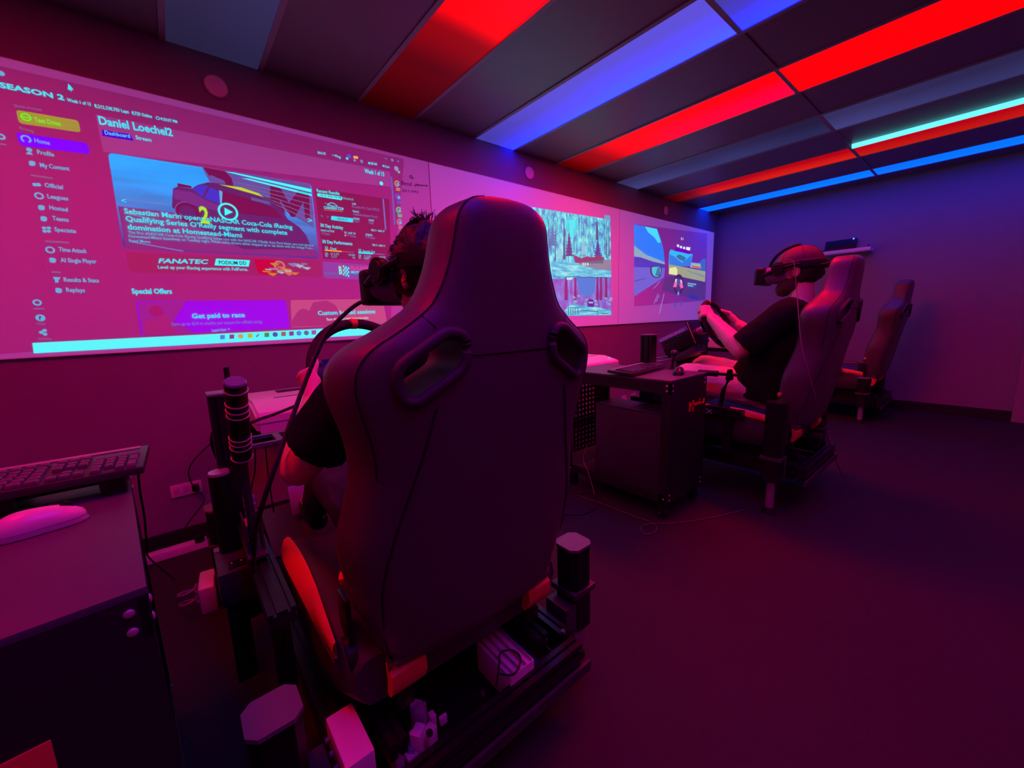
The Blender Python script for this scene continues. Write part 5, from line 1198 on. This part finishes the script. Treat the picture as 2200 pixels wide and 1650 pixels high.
# ---- computer towers inside the carts
def make_tower(x0, y0, z0, label, w_=.21, d_=.46, h_=.48):
    t = thing('computer_tower', label, 'computer', (x0+w_/2, y0+d_/2, z0))
    bm = B(); bx(bm, x0+.004, x0+w_-.004, y0, y0+d_, z0+.012, z0+h_, .004); body = obj('case', bm, CARTM, t)
    bm = B(); bx(bm, x0, x0+.004, y0+.008, y0+d_-.008, z0+.02, z0+h_-.008, .001); obj('side_panel', bm, mat('side panel sheet', (.042, .040, .046), .4, var=.06), t)
    bm = B(); bx(bm, x0, x0+w_, y0-.018, y0, z0+.012, z0+h_, .005); obj('front_bezel', bm, BLACK, t)
    bm = B()
    for k in range(9): bx(bm, x0+.03, x0+w_-.03, y0+.06+k*.02, y0+.07+k*.02, z0+h_, z0+h_+.002)
    obj('top_vent', bm, DARKG, body, smooth=False)
    bm = B(); bx(bm, x0+.002, x0+w_-.002, y0+.002, y0+d_-.002, z0+h_-.0005, z0+h_+.0008); obj('top_panel', bm, mat('tower top sheet', (.09, .09, .115), .4, var=.06), t, smooth=False)
    for a in (.03, w_-.03):
        for b_ in (.05, d_-.05): 
            bm = B(); cyl(bm, (x0+a, y0+b_, z0), (x0+a, y0+b_, z0+.013), .014, seg=16); obj('foot', bm, RUBBER, t)
    return t
make_tower(1.985, 1.11, .113, 'large black computer tower inside the middle cart')
make_tower(-.40, .80, .113, 'black computer tower in the shadow of the left-hand cart')

# ---- projectors on wall brackets
def make_projector(x0, label, lb2):
    y0, y1, z0, z1 = 1.90, 2.36, .685, .80; x1 = x0+.50; xm = (x0+x1)/2
    t = thing('projector', label, 'projector', (xm, (y0+y1)/2, z0))
    bm = B(); poly = [(y0, z0+.012), (y1, z0+.012), (y1, z1-.005), (y1-.03, z1+.012), (y0+.14, z1+.012), (y0+.012, z1-.018), (y0, z1-.032)]
    prism(bm, poly, 0, x0, x1); bmesh.ops.bevel(bm, geom=[e for e in bm.edges if abs(e.verts[0].co.x-e.verts[1].co.x) < 1e-5], offset=.012, segments=3, affect='EDGES'); obj('housing', bm, WHITE, t, ang=35)
    bm = B(); bx(bm, x0+.10, x1-.06, y0+.175, y0+.185, z1+.0105, z1+.0135); obj('lid_gap', bm, BLACK, t, smooth=False)
    bm = B(); bx(bm, x0-.002, x1+.002, y0-.002, y0+.002, z1-.062, z1-.059); obj('body_seam', bm, mat('seam shade', (.3, .25, .26), .6, var=.02), t, smooth=False)
    bm = B(); bx(bm, xm-.11, xm+.11, y1-.14, y1-.06, z1+.0115, z1+.014, .001); obj('lens_window', bm, mat('dark lens glass', (.02, .02, .03), .1, spec=.8, var=.02), t)
    for k in range(3):
        bm = B(); bx(bm, x1-.05-.12*k, x1-.035-.12*k, y0-.003, y0+.001, z1-.10, z1-.085); obj('port', bm, BLACK, t, smooth=False)
    bm = B(); cyl(bm, (x1-.06, y0+.06, z1-.006), (x1-.06, y0+.055, z1+.002), .010, seg=18); obj('status_lamp', bm, mat('blue status lamp', (.3, .35, .7), .3, emit=(.3, .35, .9), es=.6), t)
    for a in (x0+.05, x1-.05):
        for b_ in (y0+.05, y1-.05): bm = B(); cyl(bm, (a, b_, z0), (a, b_, z0+.014), .015, seg=14); obj('foot', bm, RUBBER, t)
    b2 = thing('projector_bracket', lb2, 'bracket', (xm, WALL_Y, z0-.1))
    bm = B(); bx(bm, x0+.03, x1-.03, y0+.02, y1+.02, z0-.008, z0); obj('tray', bm, BLACKM, b2, smooth=False)
    for a in (x0+.10, x1-.10):
        bm = B(); bx(bm, a-.015, a+.015, y0+.10, WALL_Y-.001, z0-.038, z0-.008); obj('arm', bm, BLACKM, b2, smooth=False)
        bm = B(); prism(bm, [(WALL_Y-.001, z0-.038), (WALL_Y-.30, z0-.038), (WALL_Y-.001, z0-.22)], 0, a-.004, a+.004); obj('gusset', bm, BLACKM, b2, smooth=False)
    bm = B(); bx(bm, x0+.05, x1-.05, WALL_Y-.012, WALL_Y-.001, z0-.24, z0+.02, .003); obj('wall_plate', bm, BLACKM, b2)
make_projector(.215, 'white projector beside the ringed handbrake, left of the foreground seat', 'black wall bracket under the left-hand white projector')
make_projector(2.21, 'white projector behind the middle cart and keyboard', 'black wall bracket under the projector behind the middle cart')
make_projector(5.05, 'white projector partly hidden behind the far steering wheel', 'black wall bracket under the farthest projector')

# ---- ringed handbrake, lever and canister at the left of the nearest rig
hb = thing('handbrake', 'tall black handbrake lever with bright steel rings left of the foreground seat', 'handbrake', (.10, 1.26, .49))
p0, p1 = Vector((.100, 1.26, .795)), Vector((.0985, 1.145, 1.008)); L_ = p1-p0
bm = B(); cyl(bm, p0, p1, .0235, seg=28); grip = obj('grip', bm, BLACK, hb)
bm = B(); cyl(bm, p1, p1+L_.normalized()*.005, .0235, .021, seg=28); obj('grip_cap', bm, mat('pale cap', (.25, .3, .45), .3, metal=.4, var=.04), grip)
for f in (.0, .16, .23, .30, .60, .67, .75, .915):
    q = p0.lerp(p1, f); bm = B(); tube(bm, [q + (frame(L_)[0]*math.cos(a)+frame(L_)[1]*math.sin(a))*.0237 for a in [2*math.pi*i/28 for i in range(28)]], .0022, 6, closed=True); obj('steel_ring', bm, mat('polished ring', (.85, .8, .8), .25, metal=.5, var=.03), grip)
bm = B(); tube(bm, [p0, (.102, 1.30, .70), (.105, 1.32, .60), (.105, 1.33, .52)], .011, 12); obj('shaft', bm, DARKG, hb)
bm = B(); bx(bm, .08, .13, 1.26, 1.40, .492, .50); bx(bm, .083, .087, 1.29, 1.37, .50, .60); bx(bm, .123, .127, 1.29, 1.37, .50, .60); obj('base_bracket', bm, DARKG, hb, smooth=False)
for q, m in (((.106, 1.315, .655), ALU), ((.106, 1.318, .635), ALU), ((.107, 1.322, .61), mat('brass nut', (.6, .3, .1), .35, metal=.8, var=.05))):
    bm = B(); cyl(bm, (q[0]-.014, q[1], q[2]), (q[0]+.014, q[1], q[2]), .008, seg=8); obj('nut', bm, m, hb)
bm = B(); cyl(bm, (.105, 1.33, .545), (.105, 1.44, .535), .014, seg=16); obj('damper', bm, mat('pink spring guard', (.55, .25, .25), .4, var=.05), hb)
bm = B(); 
cc = thing('canister', 'slim black canister with pale lid beside the handbrake', 'canister', (.056, 1.58, .40))
bm = B(); cyl(bm, (.056, 1.58, .40), (.056, 1.56, .672), .030, seg=28); obj('body', bm, BLACK, cc)
bm = B(); cyl(bm, (.056, 1.56, .672), (.056, 1.5595, .680), .030, .028, seg=28); obj('lid', bm, mat('pale metal lid', (.5, .48, .52), .3, metal=.5, var=.04), cc)
bb = thing('control_box', 'black box with pale top strip and two screws under the canister', 'control box', (.058, 1.52, .29))
bm = B(); bx(bm, .010, .105, 1.42, 1.62, .29, .398, .004); obj('case', bm, mat('purple-black case', (.045, .04, .05), .4, var=.08), bb)
bm = B(); bx(bm, .012, .103, 1.585, 1.618, .398, .4005); obj('top_strip', bm, mat('pale strip', (.22, .22, .30), .4, var=.05), bb, smooth=False)
bm = B(); bx(bm, .04, .085, 1.44, 1.48, .398, .404, .002); cl = obj('terminal', bm, BLACK, bb)
for x_ in (.05, .075): bm = B(); ball(bm, (x_, 1.46, .405), .005, sub=2); obj('screw', bm, STEEL, cl)
bm = B(); bx(bm, .02, .075, 1.45, 1.57, .0, .29); obj('stand_leg', bm, BLACKM, bb, smooth=False)
bm = B(); bx(bm, RX[0]-.385-.008, RX[0]-.385+.008, 1.61, 1.625, .9385, 1.008, .004); tag(obj('lever_stub', bm, BLACK), 'short black lever stub standing on the left upright of the nearest rig', 'lever')
# ---- horizontal handbrake and shifter of the second rig
xs = RX[1]-.375; zz = .76
h2 = thing('handbrake', 'black lever handbrake lying level beside the man in shorts', 'handbrake', (xs, 1.0, .55))
bm = B(); cyl(bm, (xs, 1.175, zz), (xs, 1.06, zz+.002), .0185, seg=18); obj('grip', bm, BLACK, h2)
bm = B(); cyl(bm, (xs, 1.06, zz+.002), (xs, .945, zz+.004), .0105, seg=14); obj('rod', bm, BLACKM, h2)
bm = B(); prism(bm, roundpoly([(.97, zz-.03), (1.01, zz-.03), (1.0, zz+.035), (.98, zz+.035)], .01), 0, xs-.012, xs+.012); obj('pivot_plate', bm, BLACK, h2)
bm = B(); tube(bm, [(xs, .99, zz-.02), (xs, 1.02, zz-.09), (xs, 1.035, .555)], .013, 10); obj('lever_arm', bm, BLACK, h2)
bm = B(); bx(bm, xs-.04, xs+.04, .99, 1.10, .551, .565, .003); obj('base_plate', bm, BLACKM, h2)
sh = thing('gear_shifter', 'gear lever with round knob beside the raised rig', 'gear lever', (xs, 1.36, .55))
bm = B(); bx(bm, xs-.055, xs+.055, 1.28, 1.46, .551, .74, .012); obj('gearbox', bm, mat('violet-grey housing', (.10, .09, .11), .5, var=.08), sh)
bm = B(); bx(bm, xs-.05, xs+.05, 1.34, 1.44, .74, .746, .001); obj('gate_plate', bm, mat('pale gate plate', (.45, .35, .38), .45, var=.06), sh)
bm = B(); cyl(bm, (xs, 1.36, .74), (xs, 1.345, .86), .008, seg=12); obj('lever', bm, BLACKM, sh)
bm = B(); ball(bm, (xs, 1.343, .872), .026); obj('knob', bm, mat('gloss knob', (.03, .025, .03), .2, spec=.7, var=.03), sh)
# rig number plate lettering on the second rig
rp = thing('rig_badge', 'small badge with pale letters on the side of the raised rig', 'badge', (RX[1]-.41, 1.10, .50))
bm = B(); bx(bm, RX[1]-.413, RX[1]-.4005, 1.00, 1.16, .512, .548, .001); bp_ = obj('plate', bm, BLACK, rp)
A = Vector((RX[1]-.4145, 1.135, .517)); text('ZX', 0, 0, 0, mat('pale pink print', (.8, .5, .6), .5, var=.02), bp_, 'lettering', plane=(A, A+Vector((0, -.075, 0)), .026, Vector((0, 0, 1))), bold=.03)

# ---- electronics at the back of the nearest rig
ps = thing('power_supply', 'ribbed aluminium power supply on the rear tray of the nearest rig', 'power supply', (.60, .80, .126))
bm = B(); box(bm, (.600, .79, .172), (.085, .155, .090), bev=.004); obj('case', bm, WHITE, ps)
for k in range(4): bm = B(); bx(bm, .565+.022*k, .571+.022*k, .715, .865, .217, .221); obj('rib', bm, ALU, ps, smooth=False)
bm = B(); tube(bm, smooth_path([(.545, .74, .215), (.56, .70, .235), (.60, .72, .24), (.605, .76, .235), (.575, .775, .236), (.55, .75, .232), (.53, .74, .19)], 6), .0028, 6); obj('cable', bm, RUBBER, ps)
cb_ = thing('controller_board', 'bare electronics bundle at the left rear corner of the nearest rig', 'electronics', (.30, .80, .126))
bm = B(); bx(bm, .255, .275, .745, .88, .127, .215, .003); obj('side_plate', bm, mat('pale plate', (.42, .38, .48), .4, var=.05), cb_)
rnd = random.Random(4)
for k in range(9):
    a = .285+rnd.random()*.07; b_ = .755+rnd.random()*.1; hh = .02+rnd.random()*.06; bm = B(); box(bm, (a, b_, .126+hh/2), (.018+rnd.random()*.016, .018+rnd.random()*.012, hh), rot=(0, 0, rnd.random()*2), bev=.002); obj('component', bm, WHITE if k % 3 else mat('mauve connector', (.35, .3, .42), .4, var=.05), cb_)
bm = B(); bx(bm, .37, .385, .80, .82, .127, .16, .002); bx(bm, .39, .41, .79, .80, .127, .15, .002); obj('connector', bm, WHITE, cb_)
wb = thing('adapter_box', 'white adapter box on the left base beam of the nearest rig, at the bottom edge', 'adapter', (.180, .80, .201))
bm = B(); box(bm, (.180, .80, .236), (.060, .14, .068), bev=.006); obj('case', bm, WHITE, wb)
for k in range(4): bm = B(); cyl(bm, (.148, .75+.03*k, .225+.006*k), (.140, .75+.03*k, .225+.006*k), .006, seg=8); obj('plug', bm, GREY, wb)

# ---- power: outlet, power strip, adapters, cables
po = thing('wall_outlet', 'white multi-socket wall outlet low on the screen wall', 'outlet', (-.05, WALL_Y, .295))
bm = B(); box(bm, (-.05, WALL_Y-.006, .295), (.13, .010, .068), bev=.004); obj('plate', bm, WHITE, po)
for k in range(3): bm = B(); bx(bm, -.10+.036*k, -.078+.036*k, WALL_Y-.014, WALL_Y-.011, .282, .312, .001); obj('socket', bm, mat('ivory socket', (.6, .56, .56), .4, var=.04), po)
bm = B(); box(bm, (-.012, WALL_Y-.03, .298), (.03, .035, .035), bev=.006); obj('plug', bm, BLACK, po)
st_ = thing('power_strip', 'white power strip on the floor along the screen wall with black plugs', 'power strip', (-.10, 2.56, 0))
bm = B(); box(bm, (-.10, 2.56, .022), (.30, .055, .042), bev=.006); obj('body', bm, WHITE, st_)
for x_ in (-.03, .02): bm = B(); box(bm, (x_, 2.545, .058), (.04, .04, .034), bev=.008); obj('plug', bm, BLACK, st_)
ad = thing('power_brick', 'pale power brick and coiled lead on the floor beside the left-hand cart', 'power brick', (-.03, 1.98, 0))
bm = B(); box(bm, (-.022, 1.98, .06), (.055, .13, .12), rot=(.1, 0, -.12), bev=.01); obj('case', bm, WHITE, ad)
bm = B(); box(bm, (.028, 2.02, .075), (.022, .16, .13), rot=(0, 0, -.1), bev=.004); obj('side_clip', bm, mat('slate clip', (.2, .2, .28), .4, var=.05), ad)
bm = B(); tube(bm, [(-.085+.03*math.cos(a*.6), 1.93+.03*math.sin(a*.6), .05+.004*a) for a in range(22)], .006, 6); obj('lead', bm, GREY, ad)
def cable(name, pts, r, label, m=RUBBER):
    bm = B(); tube(bm, smooth_path(pts, 7), r, 7); return tag(obj(name, bm, m), label, 'cable')
cable('cable', [(-.105, 1.31, .83), PT(300, 1050, y=1.40), PT(310, 1110, y=1.45), PT(316, 1175, y=1.55), PT(322, 1200, y=1.9), (-.14, 2.30, .004)], .0028, 'black keyboard lead hanging beside the left-hand cart')
cable('cable', [PT(462, 945, y=2.5), PT(420, 985, y=2.62), PT(405, 1015, y=2.66), PT(418, 1050, y=2.655), PT(438, 1075, y=2.6), PT(400, 1130, y=2.6), PT(350, 1205, y=2.58), (-.16, 2.50, .004)], .0030, 'thin black cable looping down the wall past the outlet')
cable('cable', [PT(467, 985, y=1.75), PT(455, 950, y=1.72), PT(462, 920, y=1.70), PT(478, 905, y=1.68)], .006, 'thick black cable curling behind the left upright')
cable('cable', [PT(548, 960, y=1.9), PT(548, 1010, y=1.92), PT(540, 1050, y=1.95), PT(538, 1110, y=2.0)], .003, 'thin dark lead hanging right of the ringed handbrake')
cable('cable', [PT(570, 955, y=1.95), PT(575, 1010, y=1.95), PT(582, 1060, y=1.97), PT(588, 1100, y=2.0)], .003, 'second thin lead hanging under the left projector')
cable('cable', [PT(530, 912, y=1.75), PT(560, 900, y=1.75), PT(590, 890, y=1.74), PT(635, 872, y=1.72)], .006, 'thick cable bundle crossing in front of the left projector')
cable('cable', [PT(1200, 1105, z=.004), PT(1250, 1105, z=.004), PT(1280, 1092, z=.004), PT(1283, 1080, z=.004), PT(1270, 1060, z=.004), PT(1240, 1062, z=.004)], .003, 'dark cable loop on the floor left of the middle cart')
cable('cable', [PT(1235, 1062, z=.004), PT(1300, 1085, z=.004), PT(1360, 1108, z=.004), PT(1405, 1125, z=.005), PT(1408, 1142, z=.005), PT(1385, 1147, z=.004), PT(1378, 1132, z=.004), PT(1400, 1125, z=.009), PT(1450, 1124, z=.004), PT(1530, 1112, z=.004), PT(1600, 1095, z=.004)], .0028, 'thin cable curling over the floor in front of the middle cart', mat('grey lead', (.13, .09, .10), .5, var=.1))
cable('cable', [PT(1262, 955, x=1.93), PT(1253, 985, x=1.93), PT(1262, 1010, x=1.93), PT(1270, 1035, x=1.93), PT(1277, 1062, z=.01)], .002, 'pale twisted lead dangling at the rear of the middle cart', mat('pale lead', (.4, .3, .3), .5, var=.1))
bm = B(); bx(bm, 1.66, 1.862, 1.70, 1.95, 0, .36, .006); wbx = B()
t = thing('white_box', 'tall white box on the floor glimpsed between seat and middle cart', 'box', (1.76, 1.82, 0))
obj('carton', bm, WHITE, t); bx(wbx, 1.655, 1.867, 1.695, 1.955, .335, .365, .004); obj('lid', wbx, WHITE, t)
# ---- shelf on the far wall
sf = thing('wall_shelf', 'small white shelf on the far wall behind the cap', 'shelf', (FAR_X, 1.18, 1.76))
bm = B(); bx(bm, FAR_X-.20, FAR_X-.0005, .955, 1.42, 1.745, 1.785, .004); obj('board', bm, WHITE, sf)
lp = thing('media_device', 'black angled device with a small blue light on the far wall shelf', 'electronics', (FAR_X-.1, 1.25, 1.785))
bm = B(); bx(bm, FAR_X-.19, FAR_X-.02, 1.10, 1.40, 1.786, 1.80, .004); obj('base', bm, BLACK, lp)
bm = B(); box(bm, (FAR_X-.04, 1.25, 1.85), (.012, .29, .13), rot=(0, .25, .0), bev=.004); obj('lid', bm, BLACK, lp)
bm = B(); ball(bm, (FAR_X-.07, 1.13, 1.905), .008, sub=2); obj('status_lamp', bm, mat('blue led', (.1, .1, .6), .3, emit=(.03, .05, 1), es=12), lp)
bm = B(); box(bm, (FAR_X-.10, 1.03, 1.802), (.12, .09, .034), bev=.006); tag(obj('small_router', bm, GREY), 'small grey box beside the laptop on the far shelf', 'router')
finish_texts()
